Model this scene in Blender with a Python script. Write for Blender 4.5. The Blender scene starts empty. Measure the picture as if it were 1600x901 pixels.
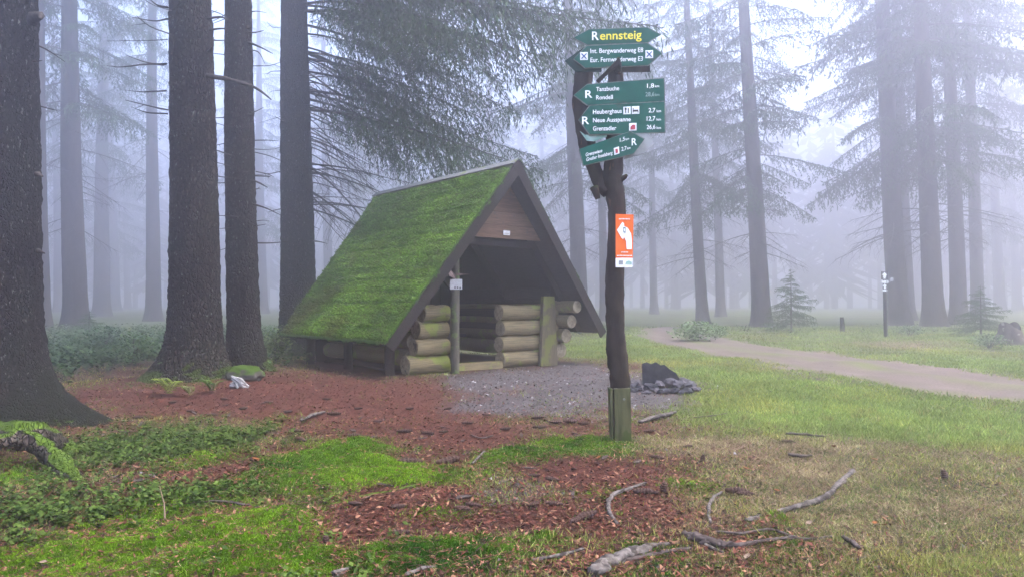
import bpy, bmesh, math, random
import numpy as np
from mathutils import Vector, Matrix, Euler, noise as mnoise

# ------------------------------------------------------------------ camera, sky, sun, exposure
SC = bpy.context.scene
COL = SC.collection
F_PX = 1130.0            # focal length in pixels of the 1600 px wide photograph
EYE = 1.15
PITCH = math.atan((475 - 450.5) / F_PX)

cam_data = bpy.data.cameras.new('camera')
cam = bpy.data.objects.new('camera', cam_data)
COL.objects.link(cam)
cam_data.sensor_width = 36.0
cam_data.lens = 36.0 * F_PX / 1600.0
cam_data.clip_start = 0.05
cam_data.clip_end = 1000.0
cam.location = (0, 0, EYE)
cam.rotation_euler = (math.pi / 2 + PITCH, 0, 0)
SC.camera = cam

SUN_ELEV = math.radians(68)
SUN_AZ = math.radians(95)          # measured from +Y towards +X
world = bpy.data.worlds.new('World')
SC.world = world
world.use_nodes = True
wn = world.node_tree
for n in list(wn.nodes):
    wn.nodes.remove(n)
w_out = wn.nodes.new('ShaderNodeOutputWorld')
w_bg = wn.nodes.new('ShaderNodeBackground')
w_sky = wn.nodes.new('ShaderNodeTexSky')
w_sky.sky_type = 'NISHITA'
w_sky.sun_disc = False
w_sky.sun_elevation = SUN_ELEV
w_sky.sun_rotation = SUN_AZ
w_sky.air_density = 1.0
w_sky.dust_density = 3.2
w_bg.inputs['Strength'].default_value = 0.15
wn.links.new(w_sky.outputs[0], w_bg.inputs['Color'])
wn.links.new(w_bg.outputs[0], w_out.inputs['Surface'])

sun_data = bpy.data.lights.new('sun', 'SUN')
sun_data.energy = 1.0
sun_data.angle = math.radians(13)
sun_data.color = (1.0, 0.97, 0.93)
sun = bpy.data.objects.new('sun', sun_data)
COL.objects.link(sun)
sd = Vector((math.sin(SUN_AZ) * math.cos(SUN_ELEV), math.cos(SUN_AZ) * math.cos(SUN_ELEV), math.sin(SUN_ELEV)))
sun.rotation_euler = sd.to_track_quat('Z', 'Y').to_euler()
sun.location = (0, 0, 30)

SC.view_settings.view_transform = 'Standard'
SC.view_settings.look = 'None'
SC.view_settings.gamma = 1.0
SC.view_settings.use_curve_mapping = False
SC.view_settings.exposure = 2.55

SC.render.engine = 'CYCLES'
cy = SC.cycles
cy.max_bounces = 8
cy.diffuse_bounces = 3
cy.glossy_bounces = 2
cy.transmission_bounces = 3
cy.volume_bounces = 6
cy.transparent_max_bounces = 4
cy.use_denoising = True
try:
    cy.denoiser = 'OPENIMAGEDENOISE'
except Exception:
    pass
cy.use_adaptive_sampling = True
cy.adaptive_threshold = 0.02

RNG = np.random.default_rng(7)
random.seed(7)

# ------------------------------------------------------------------ noise and terrain
def _hash(ix, iy, iz, seed):
    with np.errstate(over='ignore'):
     h = (ix.astype(np.int64) * 374761393 + iy.astype(np.int64) * 668265263 + iz.astype(np.int64) * 2147483647 + seed * 974634777) & 0xFFFFFFFF
     h = ((h ^ (h >> 13)) * 1274126177) & 0xFFFFFFFF
     h = ((h ^ (h >> 16)) * 2246822519) & 0xFFFFFFFF
    return ((h ^ (h >> 15)) & 0xFFFFFF) / float(0xFFFFFF)

def vn(x, y, z=None, seed=0):
    """value noise in -1..1, vectorised"""
    x = np.asarray(x, float); y = np.asarray(y, float)
    z = np.zeros_like(x) if z is None else np.asarray(z, float)
    ix, iy, iz = np.floor(x), np.floor(y), np.floor(z)
    fx, fy, fz = x - ix, y - iy, z - iz
    fx = fx * fx * (3 - 2 * fx); fy = fy * fy * (3 - 2 * fy); fz = fz * fz * (3 - 2 * fz)
    r = 0
    for a in (0, 1):
        for b in (0, 1):
            for c in (0, 1):
                r = r + _hash(ix + a, iy + b, iz + c, seed) * (fx if a else 1 - fx) * (fy if b else 1 - fy) * (fz if c else 1 - fz)
    return r * 2 - 1

def fbm(x, y, z=None, seed=0, octaves=3):
    r, a, f = 0, 1.0, 1.0
    for o in range(octaves):
        r = r + a * vn(np.asarray(x) * f, np.asarray(y) * f, None if z is None else np.asarray(z) * f, seed + o * 17)
        a *= 0.5; f *= 2.03
    return r / 1.75

def ss(a, b, x):
    t = np.clip((np.asarray(x, float) - a) / (b - a), 0, 1)
    return t * t * (3 - 2 * t)

MOUNDS = [(-5.0, 7.0, 1.1, 0.16), (-4.2, 9.7, 0.9, 0.10), (-4.15, 11.2, 0.7, 0.08), (1.10, 3.45, 0.45, 0.05), (-1.6, 4.6, 0.9, 0.05),
          (-3.2, 4.0, 1.0, 0.06), (-3.42, 5.0, 0.22, 0.16), (0.1, 3.1, 0.7, 0.04), (-1.9, 5.9, 0.7, 0.05), (0.9, 6.05, 0.5, 0.02)]

def hgt(x, y):
    x = np.asarray(x, float); y = np.asarray(y, float)
    right = ss(5, 12, x)
    z = 0.123 * ss(6.3, 9.6, y) + right * 0.12 * ss(13, 23, y) + (1 - right) * 0.10 * ss(14, 26, y)
    z = z + 0.25 * ss(30, 70, y)
    flat = 1 - np.exp(-(((x + 0.6) / 3.2) ** 2 + ((y - 11.8) / 2.6) ** 2) ** 2)
    z = z + flat * (0.030 * vn(x * 0.9, y * 0.9, None, 3) + 0.016 * vn(x * 2.4, y * 2.4, None, 4))
    for mx, my, mr, mh in MOUNDS:
        z = z + mh * np.exp(-(((x - mx) ** 2 + (y - my) ** 2) / (mr * mr)))
    return z

def ray(px, py):
    dx, dz = (px - 800) / F_PX, (450.5 - py) / F_PX
    c, s = math.cos(PITCH), math.sin(PITCH)
    return np.array([dx, c - dz * s, s + dz * c])

def at(px, py):
    """ground point seen at a pixel of the photograph"""
    d = ray(px, py)
    t = np.concatenate([np.arange(1.5, 15, 0.01), np.arange(15, 90, 0.05)])
    zz = EYE + d[2] * t
    hh = hgt(d[0] * t, d[1] * t)
    k = np.argmax(zz <= hh) if (zz <= hh).any() else len(t) - 1
    x, y = d[0] * t[k], d[1] * t[k]
    return Vector((x, y, float(hgt(x, y))))

def atY(px, py, Y):
    """point of the vertical plane y = Y seen at a pixel"""
    d = ray(px, py)
    t = Y / d[1]
    return Vector((d[0] * t, Y, EYE + d[2] * t))

def onground(px, Y):
    x = (px - 800) / F_PX * Y
    return Vector((x, Y, float(hgt(x, Y))))

# ------------------------------------------------------------------ object helpers
def tag(o, label=None, cat=None, group=None, kind=None):
    if label: o['label'] = label
    if cat: o['category'] = cat
    if group: o['group'] = group
    if kind: o['kind'] = kind
    return o

def empty(name, loc, label=None, cat=None, group=None, rz=0.0):
    o = bpy.data.objects.new(name, None)
    o.empty_display_size = 0.2
    COL.objects.link(o)
    o.location = loc
    o.rotation_euler = (0, 0, rz)
    return tag(o, label, cat, group)

def link(name, me, parent=None, loc=(0, 0, 0)):
    o = bpy.data.objects.new(name, me)
    COL.objects.link(o)
    o.location = loc
    if parent is not None:
        o.parent = parent
    return o

def tri_mesh(name, V, F, mat, color=None, smooth=False, midx=None):
    """big mesh from numpy arrays; F is (n,3) or (n,4)"""
    me = bpy.data.meshes.new(name)
    V = np.ascontiguousarray(V, np.float32); F = np.ascontiguousarray(F, np.int32)
    k = F.shape[1]
    me.vertices.add(len(V)); me.vertices.foreach_set('co', V.ravel())
    me.loops.add(F.size); me.loops.foreach_set('vertex_index', F.ravel())
    me.polygons.add(len(F))
    me.polygons.foreach_set('loop_start', np.arange(0, F.size, k, dtype=np.int32))
    me.polygons.foreach_set('loop_total', np.full(len(F), k, np.int32))
    if smooth:
        me.polygons.foreach_set('use_smooth', np.ones(len(F), bool))
    for m in (mat if isinstance(mat, (list, tuple)) else [mat]):
        me.materials.append(m)
    if midx is not None:
        me.polygons.foreach_set('material_index', np.ascontiguousarray(midx, np.int32))
    me.update(calc_edges=True)
    if color is not None:
        c = np.ones((len(V), 4), np.float32); c[:, :3] = color
        at_ = me.attributes.new('col', 'FLOAT_COLOR', 'POINT')
        at_.data.foreach_set('color', c.ravel())
    return me

class MB:
    """collects boxes, tubes, prisms; build() links them as one mesh object"""
    def __init__(self):
        self.v, self.f = [], []
    def add(self, V, F):
        b = len(self.v)
        self.v += [tuple(p) for p in V]
        self.f += [tuple(i + b for i in f) for f in F]
        return self
    def box(self, c, s, rot=None, jitter=0.0):
        V = []
        for i in (-1, 1):
            for j in (-1, 1):
                for k in (-1, 1):
                    p = Vector((i * s[0] / 2, j * s[1] / 2, k * s[2] / 2))
                    if jitter: p += Vector((random.uniform(-1, 1), random.uniform(-1, 1), random.uniform(-1, 1))) * jitter
                    if rot is not None: p = rot @ p
                    V.append(p + Vector(c))
        return self.add(V, [(0, 1, 3, 2), (4, 6, 7, 5), (0, 4, 5, 1), (2, 3, 7, 6), (0, 2, 6, 4), (1, 5, 7, 3)])
    def prism(self, poly, d):
        """polygon (3D points) extruded by vector d"""
        n = len(poly); d = Vector(d)
        V = [Vector(p) for p in poly] + [Vector(p) + d for p in poly]
        F = [tuple(range(n))[::-1], tuple(range(n, 2 * n))]
        F += [(i, (i + 1) % n, n + (i + 1) % n, n + i) for i in range(n)]
        return self.add(V, F)
    def tube(self, pts, rad, seg=8, wob=0.0, seed=0, flat=1.0, cap=True, lump=3.0):
        pts = [Vector(p) for p in pts]; n = len(pts)
        V, F = [], []
        up = None
        for i, p in enumerate(pts):
            t = (pts[min(i + 1, n - 1)] - pts[max(i - 1, 0)])
            t = t.normalized() if t.length > 1e-9 else Vector((0, 0, 1))
            if up is None:
                up = t.orthogonal().normalized() if abs(t.z) > 0.95 else Vector((0, 0, 1))
            a = t.cross(up)
            a = a.normalized() if a.length > 1e-6 else t.orthogonal().normalized()
            b = a.cross(t).normalized(); up = b if abs(t.z) > 0.5 else Vector((0, 0, 1))
            r = rad[i] if isinstance(rad, (list, tuple)) else rad
            for k in range(seg):
                an = 2 * math.pi * k / seg
                q = a * math.cos(an) + b * math.sin(an) * flat
                rr = r
                if wob:
                    rr *= 1 + wob * (mnoise.noise(Vector((math.cos(an) * lump * 0.5, math.sin(an) * lump * 0.5, i * 0.45 + seed * 7.3))) + 0.6 * mnoise.noise(Vector((math.cos(an) * lump * 1.6, math.sin(an) * lump * 1.6, i * 0.5 + seed * 3.3))))
                V.append(p + q * rr)
        for i in range(n - 1):
            for k in range(seg):
                k2 = (k + 1) % seg
                F.append((i * seg + k, i * seg + k2, (i + 1) * seg + k2, (i + 1) * seg + k))
        if cap:
            F.append(tuple(range(seg))[::-1]); F.append(tuple((n - 1) * seg + k for k in range(seg)))
        return self.add(V, F)
    def mesh(self, name, mat, smooth=False, origin=(0, 0, 0)):
        me = bpy.data.meshes.new(name)
        o = Vector(origin)
        me.from_pydata([tuple(Vector(p) - o) for p in self.v], [], self.f)
        me.materials.append(mat)
        bm = bmesh.new(); bm.from_mesh(me)
        bmesh.ops.recalc_face_normals(bm, faces=bm.faces[:])
        bm.to_mesh(me); bm.free()
        if smooth:
            me.polygons.foreach_set('use_smooth', [True] * len(me.polygons))
        me.update()
        return me
    def build(self, name, mat, parent=None, smooth=False, origin=None, loc=None):
        """world-space vertices; origin defaults to the parent's base (unrotated parents)"""
        if origin is None:
            q = parent; origin = Vector((0, 0, 0))
            while q is not None:
                origin = origin + q.location; q = q.parent
        o = link(name, self.mesh(name, mat, smooth, origin), parent)
        if parent is None and loc is None:
            o.location = origin
        elif loc is not None:
            o.location = loc
        return o

def catmull(P, n):
    P = [Vector(p) for p in P]
    Q = [P[0] * 2 - P[1]] + P + [P[-1] * 2 - P[-2]]
    out = []
    for i in range(1, len(Q) - 2):
        for k in range(n):
            t = k / n
            a, b, c, d = Q[i - 1], Q[i], Q[i + 1], Q[i + 2]
            out.append(0.5 * ((2 * b) + (c - a) * t + (2 * a - 5 * b + 4 * c - d) * t * t + (3 * b - a - 3 * c + d) * t ** 3))
    out.append(P[-1])
    return out

# ------------------------------------------------------------------ materials
def new_mat(name):
    m = bpy.data.materials.new(name); m.use_nodes = True
    nt = m.node_tree
    b = nt.nodes['Principled BSDF']
    b.inputs['Specular IOR Level'].default_value = 0.3
    return m, nt, b

def mixc(nt, fac, a, b, mode='MIX'):
    n = nt.nodes.new('ShaderNodeMix'); n.data_type = 'RGBA'; n.blend_type = mode
    for sock, val in ((n.inputs['Factor'], fac), (n.inputs[6], a), (n.inputs[7], b)):
        if hasattr(val, 'is_linked') or hasattr(val, 'links'):
            nt.links.new(val, sock)
        else:
            sock.default_value = val if not isinstance(val, tuple) else (*val, 1.0)
    return n.outputs[2]

def ntex(nt, scale, stretch=(1, 1, 1), detail=5, rough=0.6, coord='Object', kind='noise'):
    tc = nt.nodes.new('ShaderNodeTexCoord'); mp = nt.nodes.new('ShaderNodeMapping')
    mp.inputs['Scale'].default_value = stretch
    nt.links.new(tc.outputs[coord], mp.inputs['Vector'])
    if kind == 'noise':
        t = nt.nodes.new('ShaderNodeTexNoise'); t.inputs['Detail'].default_value = detail; t.inputs['Roughness'].default_value = rough
    else:
        t = nt.nodes.new('ShaderNodeTexVoronoi')
    t.inputs['Scale'].default_value = scale
    nt.links.new(mp.outputs[0], t.inputs['Vector'])
    return t.outputs[0]

def ramp(nt, src, lo, hi, a=(0, 0, 0), b=(1, 1, 1)):
    r = nt.nodes.new('ShaderNodeValToRGB')
    r.color_ramp.elements[0].position = lo; r.color_ramp.elements[1].position = hi
    r.color_ramp.elements[0].color = (*a, 1); r.color_ramp.elements[1].color = (*b, 1)
    nt.links.new(src, r.inputs[0])
    return r.outputs[0]

def bump(nt, b, src, strength, dist=0.01):
    n = nt.nodes.new('ShaderNodeBump')
    n.inputs['Strength'].default_value = strength; n.inputs['Distance'].default_value = dist
    nt.links.new(src, n.inputs['Height']); nt.links.new(n.outputs[0], b.inputs['Normal'])

def surf(name, c1, c2, scale=6, stretch=(1, 1, 1), rough=0.8, bmp=0.4, bdist=0.01, spots=None, lo=0.35, hi=0.65, spec=0.08, moss=None, mosslo=0.35, mosshi=0.75):
    m, nt, b = new_mat(name)
    s = ntex(nt, scale, stretch)
    colr = mixc(nt, ramp(nt, s, lo, hi), c1, c2)
    if spots:
        sp = ntex(nt, spots[1], spots[3] if len(spots) > 3 else (1, 1, 1), detail=3)
        colr = mixc(nt, ramp(nt, sp, spots[2], spots[2] + 0.05), colr, spots[0])
    if moss:                                   # moss grows on the upward faces
        g = nt.nodes.new('ShaderNodeNewGeometry'); sx = nt.nodes.new('ShaderNodeSeparateXYZ')
        nt.links.new(g.outputs['Normal'], sx.inputs[0])
        ad = nt.nodes.new('ShaderNodeMath'); ad.operation = 'MULTIPLY_ADD'
        nt.links.new(ntex(nt, 7), ad.inputs[0]); ad.inputs[1].default_value = 0.9
        nt.links.new(sx.outputs['Z'], ad.inputs[2])
        mk = ramp(nt, ad.outputs[0], mosslo + 0.45, mosshi + 0.45)
        mc = mixc(nt, ntex(nt, 40), tuple(c * 0.55 for c in moss), tuple(min(1, c * 1.5) for c in moss))
        colr = mixc(nt, mk, colr, mc)
    nt.links.new(colr, b.inputs['Base Color'])
    b.inputs['Roughness'].default_value = rough
    b.inputs['Specular IOR Level'].default_value = spec
    if bmp:
        bump(nt, b, s, bmp, bdist)
    return m

def plain(name, c, rough=0.6, spec=0.12, var=0.12, scale=30):
    return surf(name, tuple(x * (1 - var) for x in c), tuple(min(1, x * (1 + var)) for x in c), scale, rough=rough, bmp=0.05, spec=spec)

def vcol_mat(name, rough=0.85, scale=60, amount=0.5, trans=0.0, spec=0.06, bmp=0.0, bdist=0.01):
    """colour from the mesh attribute 'col' broken up by fine noise"""
    m, nt, b = new_mat(name)
    a = nt.nodes.new('ShaderNodeAttribute'); a.attribute_name = 'col'
    n = ntex(nt, scale, detail=4)
    k = ramp(nt, n, 0.3, 0.7, (1 - amount,) * 3, (1 + amount * 0.6,) * 3)
    colr = mixc(nt, 1.0, a.outputs['Color'], k, 'MULTIPLY')
    nt.links.new(colr, b.inputs['Base Color'])
    b.inputs['Roughness'].default_value = rough
    b.inputs['Specular IOR Level'].default_value = spec
    if bmp:
        bump(nt, b, n, bmp, bdist)
    if trans:
        t = nt.nodes.new('ShaderNodeBsdfTranslucent'); mx = nt.nodes.new('ShaderNodeMixShader')
        mx.inputs[0].default_value = trans
        nt.links.new(colr, t.inputs['Color'])
        out = [x for x in nt.nodes if x.type == 'OUTPUT_MATERIAL'][0]
        nt.links.new(b.outputs[0], mx.inputs[1]); nt.links.new(t.outputs[0], mx.inputs[2])
        nt.links.new(mx.outputs[0], out.inputs['Surface'])
    return m

M = {}
M['bark'] = surf('bark', (0.006, 0.005, 0.005), (0.034, 0.028, 0.025), 14, (1, 1, 0.35), 0.9, 0.9, 0.02, spots=((0.30, 0.31, 0.27), 26, 0.68, (1, 1, 0.45)), lo=0.32, hi=0.7)

def bark_mat(name, scale=25.0, moss=(0.035, 0.055, 0.010), dark=1.0, crack=0.22):
    """flaky spruce bark: dark cracks between plates, paler flake faces, lichen specks, thin moss low on the flare"""
    m, nt, b = new_mat(name)
    tc = nt.nodes.new('ShaderNodeTexCoord'); mp = nt.nodes.new('ShaderNodeMapping'); mp.inputs['Scale'].default_value = (1, 1, 0.5)
    nt.links.new(tc.outputs['Object'], mp.inputs['Vector'])
    wn_ = nt.nodes.new('ShaderNodeTexNoise'); wn_.inputs['Scale'].default_value = 9; wn_.inputs['Detail'].default_value = 3
    nt.links.new(mp.outputs[0], wn_.inputs['Vector'])
    ad = nt.nodes.new('ShaderNodeVectorMath'); ad.operation = 'MULTIPLY_ADD'; ad.inputs[1].default_value = (0.09, 0.09, 0.09)
    nt.links.new(wn_.outputs['Color'], ad.inputs[0]); nt.links.new(mp.outputs[0], ad.inputs[2])
    vo = nt.nodes.new('ShaderNodeTexVoronoi'); vo.feature = 'DISTANCE_TO_EDGE'; vo.inputs['Scale'].default_value = scale
    nt.links.new(ad.outputs[0], vo.inputs['Vector'])
    vc = nt.nodes.new('ShaderNodeTexVoronoi'); vc.inputs['Scale'].default_value = scale
    nt.links.new(ad.outputs[0], vc.inputs['Vector'])
    plate = ramp(nt, vo.outputs['Distance'], 0.0, crack)
    tone = mixc(nt, vc.outputs['Color'], tuple(c * dark for c in (0.012, 0.009, 0.008)), tuple(c * dark for c in (0.062, 0.050, 0.044)))
    fine = ramp(nt, ntex(nt, 70, (1, 1, 0.5)), 0.35, 0.7, (0.5, 0.5, 0.5), (1.35, 1.3, 1.25))
    colr = mixc(nt, plate, (0.003, 0.0025, 0.002), mixc(nt, 1.0, tone, fine, 'MULTIPLY'))
    big = ntex(nt, 2.2, (1, 1, 0.5))
    colr = mixc(nt, ramp(nt, big, 0.45, 0.75, (0, 0, 0), (0.45, 0.45, 0.45)), colr, (0.030, 0.036, 0.026))
    colr = mixc(nt, ramp(nt, ntex(nt, 42, (1, 1, 0.4), detail=3), 0.625, 0.69), colr, (0.17, 0.18, 0.155))
    g = nt.nodes.new('ShaderNodeNewGeometry'); sx = nt.nodes.new('ShaderNodeSeparateXYZ')
    nt.links.new(g.outputs['Normal'], sx.inputs[0])
    a2 = nt.nodes.new('ShaderNodeMath'); a2.operation = 'MULTIPLY_ADD'; a2.inputs[1].default_value = 0.9
    nt.links.new(ntex(nt, 6), a2.inputs[0]); nt.links.new(sx.outputs['Z'], a2.inputs[2])
    colr = mixc(nt, ramp(nt, a2.outputs[0], 0.98, 1.35), colr, moss)
    nt.links.new(colr, b.inputs['Base Color'])
    b.inputs['Roughness'].default_value = 0.9; b.inputs['Specular IOR Level'].default_value = 0.08
    bump(nt, b, plate, 0.9, 0.03)
    return m
M['bark_moss'] = bark_mat('bark_moss')
M['bark_plain'] = bark_mat('bark_plain', 40.0, (0.014, 0.015, 0.010), 0.55, 0.16)
M['root_bark'] = bark_mat('root_bark', 34.0, (0.060, 0.100, 0.012), 2.0, 0.12)
M['far_bark'] = surf('far_bark', (0.014, 0.012, 0.012), (0.045, 0.038, 0.036), 10, (1, 1, 0.3), 0.95, 0.6, 0.02)
M['twig'] = surf('twig', (0.035, 0.028, 0.024), (0.09, 0.078, 0.07), 20, rough=0.9, bmp=0.3)
# ------------------------------------------------------------------ ground zones (world-space patches)
ZN = ['litter', 'moss', 'grass', 'dry', 'gravel', 'herb', 'path', 'soil']
ZC = np.array([[0.068, 0.027, 0.020], [0.040, 0.078, 0.008], [0.085, 0.120, 0.025], [0.135, 0.092, 0.062],
               [0.062, 0.057, 0.057], [0.026, 0.045, 0.010], [0.135, 0.100, 0.094], [0.036, 0.026, 0.022]])
PATCH = []      # (zone, x, y, rx, ry, strength)
def patch(zone, px, py, rx, ry, s=1.6):
    c = at(px, py); n_ = at(px, py + ry); f_ = at(px, max(py - ry, 505))
    PATCH.append((ZN.index(zone), c.x, (n_.y + f_.y) / 2, rx * c.y / F_PX, max(0.08, (f_.y - n_.y) / 2), s))

for z_, a_, b_, c_, d_, s_ in [
    ('gravel', 830, 600, 130, 28, 2.2), ('gravel', 960, 605, 110, 25, 1.9), ('gravel', 860, 640, 120, 22, 1.3), ('gravel', 1020, 625, 70, 22, 1.7), ('gravel', 700, 640, 40, 22, 1.2), ('gravel', 900, 575, 60, 12, 2.0), ('gravel', 745, 598, 60, 16, 2.2), ('gravel', 760, 630, 70, 18, 1.6),
    ('gravel', 800, 770, 55, 40, 0.6), ('gravel', 1225, 765, 60, 28, 0.7),
    ('moss', 490, 735, 120, 42, 2.4), ('moss', 640, 745, 110, 20, 2.2), ('moss', 570, 700, 70, 18, 1.0), ('moss', 690, 805, 75, 18, 1.8), ('moss', 400, 840, 140, 40, 2.6), ('moss', 700, 872, 150, 32, 2.8), ('moss', 130, 885, 210, 45, 2.6),
    ('moss', 420, 890, 160, 30, 2.6), ('moss', 930, 700, 95, 16, 2.0), ('moss', 800, 715, 70, 15, 1.8), ('moss', 960, 790, 35, 40, 1.2), ('moss', 770, 728, 30, 20, 1.0), ('moss', 1010, 868, 60, 30, 1.4), ('moss', 1225, 850, 60, 25, 1.0),
    ('moss', 300, 600, 110, 14, 1.6), ('moss', 40, 745, 60, 40, 2.0), ('moss', 310, 720, 70, 20, 1.6), ('moss', 1090, 765, 50, 12, 0.9), ('moss', 210, 805, 120, 50, 1.6), ('moss', 1215, 815, 30, 10, 1.4), ('moss', 860, 690, 70, 10, 1.4),
    ('herb', 230, 695, 150, 32, 2.4), ('herb', 110, 800, 170, 40, 2.0), ('herb', 330, 775, 90, 22, 1.4), ('herb', 150, 740, 90, 25, 1.4), ('herb', 160, 560, 120, 40, 2.6), ('herb', 370, 690, 50, 25, 1.4),
    ('litter', 400, 620, 270, 34, 2.2), ('litter', 620, 660, 150, 30, 1.6), ('litter', 330, 740, 70, 14, 1.8), ('litter', 560, 810, 45, 45, 2.2), ('litter', 640, 775, 80, 24, 1.6), ('litter', 800, 820, 190, 30, 1.6), ('litter', 920, 740, 110, 22, 1.9),
    ('litter', 1000, 790, 80, 35, 1.2), ('litter', 160, 785, 40, 20, 1.2), ('litter', 900, 880, 90, 20, 0.8), ('litter', 900, 690, 90, 10, 0.6), ('litter', 760, 690, 80, 16, 1.6), ('litter', 540, 850, 60, 20, 0.6),
    ('soil', 700, 650, 60, 16, 0.8), ('soil', 520, 655, 60, 8, 0.9), ('soil', 330, 640, 70, 8, 0.8), ('soil', 610, 620, 60, 8, 0.8), ('moss', 520, 640, 30, 5, 1.0), ('moss', 650, 655, 26, 5, 1.2), ('moss', 440, 650, 24, 5, 1.0), ('soil', 880, 830, 40, 14, 0.9), ('moss', 860, 845, 50, 10, 1.2), ('moss', 740, 840, 40, 8, 1.0), ('soil', 830, 760, 70, 22, 0.8), ('soil', 1250, 840, 90, 18, 0.9), ('soil', 1130, 850, 70, 20, 1.0),
    ('grass', 1300, 640, 260, 36, 2.0), ('grass', 1500, 670, 180, 25, 1.8), ('grass', 1020, 545, 140, 16, 2.2), ('grass', 1150, 590, 80, 22, 1.6), ('grass', 1500, 880, 120, 14, 0.6), ('grass', 1560, 570, 100, 14, 1.8), ('grass', 1450, 522, 160, 10, 1.2),
    ('dry', 1330, 740, 300, 60, 1.3), ('dry', 1400, 830, 330, 80, 1.5), ('dry', 1080, 830, 90, 50, 1.1), ('dry', 1010, 700, 90, 14, 0.7), ('dry', 1120, 690, 80, 14, 1.2), ('dry', 1420, 538, 110, 7, 2.0), ('dry', 1160, 575, 60, 14, 0.8), ('dry', 590, 725, 50, 22, 0.9),
]:
    patch(z_, a_, b_, c_, d_, s_)

PATH_L = [at(1640, 612), at(1500, 596), at(1380, 580), at(1270, 563), at(1195, 553), at(1150, 547)]   # centre line of the track
PATH_L = [PATH_L[0] * 1.0 + (PATH_L[0] - PATH_L[1]) * 2.5] + PATH_L + [PATH_L[-1] + Vector((-0.2, 4.0, 0)), PATH_L[-1] + Vector((1.5, 12, 0))]
PATH_C = [Vector((p.x, p.y, 0)) for p in catmull(PATH_L, 10)]
_PC = np.array([[p.x, p.y] for p in PATH_C])
def path_dist(x, y):
    d = np.full(np.shape(x), 1e9)
    for i in range(len(_PC) - 1):
        a, b = _PC[i], _PC[i + 1]; ab = b - a
        t = np.clip(((x - a[0]) * ab[0] + (y - a[1]) * ab[1]) / (ab @ ab), 0, 1)
        d = np.minimum(d, np.hypot(x - a[0] - t * ab[0], y - a[1] - t * ab[1]))
    return d
PATH_W = 1.15

def zones(x, y):
    x = np.asarray(x, float); y = np.asarray(y, float)
    S = np.zeros((8,) + x.shape)
    rt = ss(0.6, 2.2, x - 0.08 * y)
    S[0] = 1.0 * (1 - rt) * (1 - ss(12.5, 15, y)) + 0.15
    S[2] = 0.55 * rt + 0.5 * ss(11, 15, y)
    S[3] = 0.65 * rt * (1 - ss(6.5, 9, y)) + 0.25 * ss(11, 14, y)
    S[5] = 0.9 * ss(13, 17, y) * (1 - rt) + 0.35 * ss(18, 24, y)
    for z_, cx, cy_, rx, ry, s_ in PATCH:
        S[z_] += s_ * np.exp(-1.1 * (((x - cx) / rx) ** 2 + ((y - cy_) / ry) ** 2) ** 1.3)
    pd = path_dist(x, y)
    S[6] += 3.0 * (1 - ss(PATH_W - 0.25, PATH_W + 0.45, pd + 0.25 * vn(x * 1.3, y * 1.3, None, 55)))
    for k in range(8):
        S[k] += 0.75 * fbm(x * 1.7, y * 1.7, None, 100 + k * 9, 3) + 0.55 * fbm(x * 6, y * 6, None, 300 + k * 9, 2)
    E_ = np.exp(2.8 * (S - S.max(0)))
    return E_ / E_.sum(0)

# ------------------------------------------------------------------ the ground sheet
def axis_pts(spec):
    out = [spec[0][0]]
    for a, b, st in spec:
        n = max(1, int(round((b - a) / st)))
        out += list(np.linspace(a, b, n + 1)[1:])
    return np.array(out)
gx = axis_pts([(-140, -40, 10), (-40, -14, 2), (-14, -6, 0.25), (-6, 6, 0.05), (6, 16, 0.2), (16, 40, 2), (40, 140, 10)])
gy = axis_pts([(-30, -2, 4), (-2, 2.4, 0.4), (2.4, 8, 0.045), (8, 14, 0.09), (14, 24, 0.25), (24, 50, 1.5), (50, 200, 10)])
GX, GY = np.meshgrid(gx, gy)
GW = zones(GX, GY)
GZ = hgt(GX, GY)
near = 1 - ss(10, 16, GY)
GZ = GZ + near * (0.012 * fbm(GX * 9, GY * 9, None, 41, 3) * (0.6 + GW[1] * 1.6 + GW[5]) + GW[1] * (0.016 + 0.045 * fbm(GX * 3.2, GY * 3.2, None, 43, 2) + 0.040 * np.abs(vn(GX * 6.5, GY * 6.5, None, 45))))
gc = np.tensordot(GW, ZC, axes=(0, 0))
var = 1 + 0.22 * fbm(GX * 3, GY * 3, None, 61, 3) + 0.15 * vn(GX * 15, GY * 15, None, 62)
gc = gc * var[..., None]
nxg, nyg = len(gx), len(gy)
idx = np.arange(nxg * nyg).reshape(nyg, nxg)
gF = np.stack([idx[:-1, :-1], idx[:-1, 1:], idx[1:, 1:], idx[1:, :-1]], -1).reshape(-1, 4)
M['ground'] = vcol_mat('ground', 0.95, 55, 0.45, bmp=0.6, bdist=0.02)
tag(link('ground', tri_mesh('ground', np.stack([GX, GY, GZ], -1).reshape(-1, 3), gF, M['ground'], gc.reshape(-1, 3), smooth=True)), kind='structure')

def zones_fast(X, Y):
    """zone weights read back from the ground grid (bilinear)"""
    i = np.clip(np.searchsorted(gx, X) - 1, 0, len(gx) - 2); j = np.clip(np.searchsorted(gy, Y) - 1, 0, len(gy) - 2)
    u = (X - gx[i]) / (gx[i + 1] - gx[i]); v = (Y - gy[j]) / (gy[j + 1] - gy[j])
    W = GW[:, j, i] * (1 - u) * (1 - v) + GW[:, j, i + 1] * u * (1 - v) + GW[:, j + 1, i] * (1 - u) * v + GW[:, j + 1, i + 1] * u * v
    Z = GZ[j, i] * (1 - u) * (1 - v) + GZ[j, i + 1] * u * (1 - v) + GZ[j + 1, i] * (1 - u) * v + GZ[j + 1, i + 1] * u * v
    return W, Z

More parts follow.
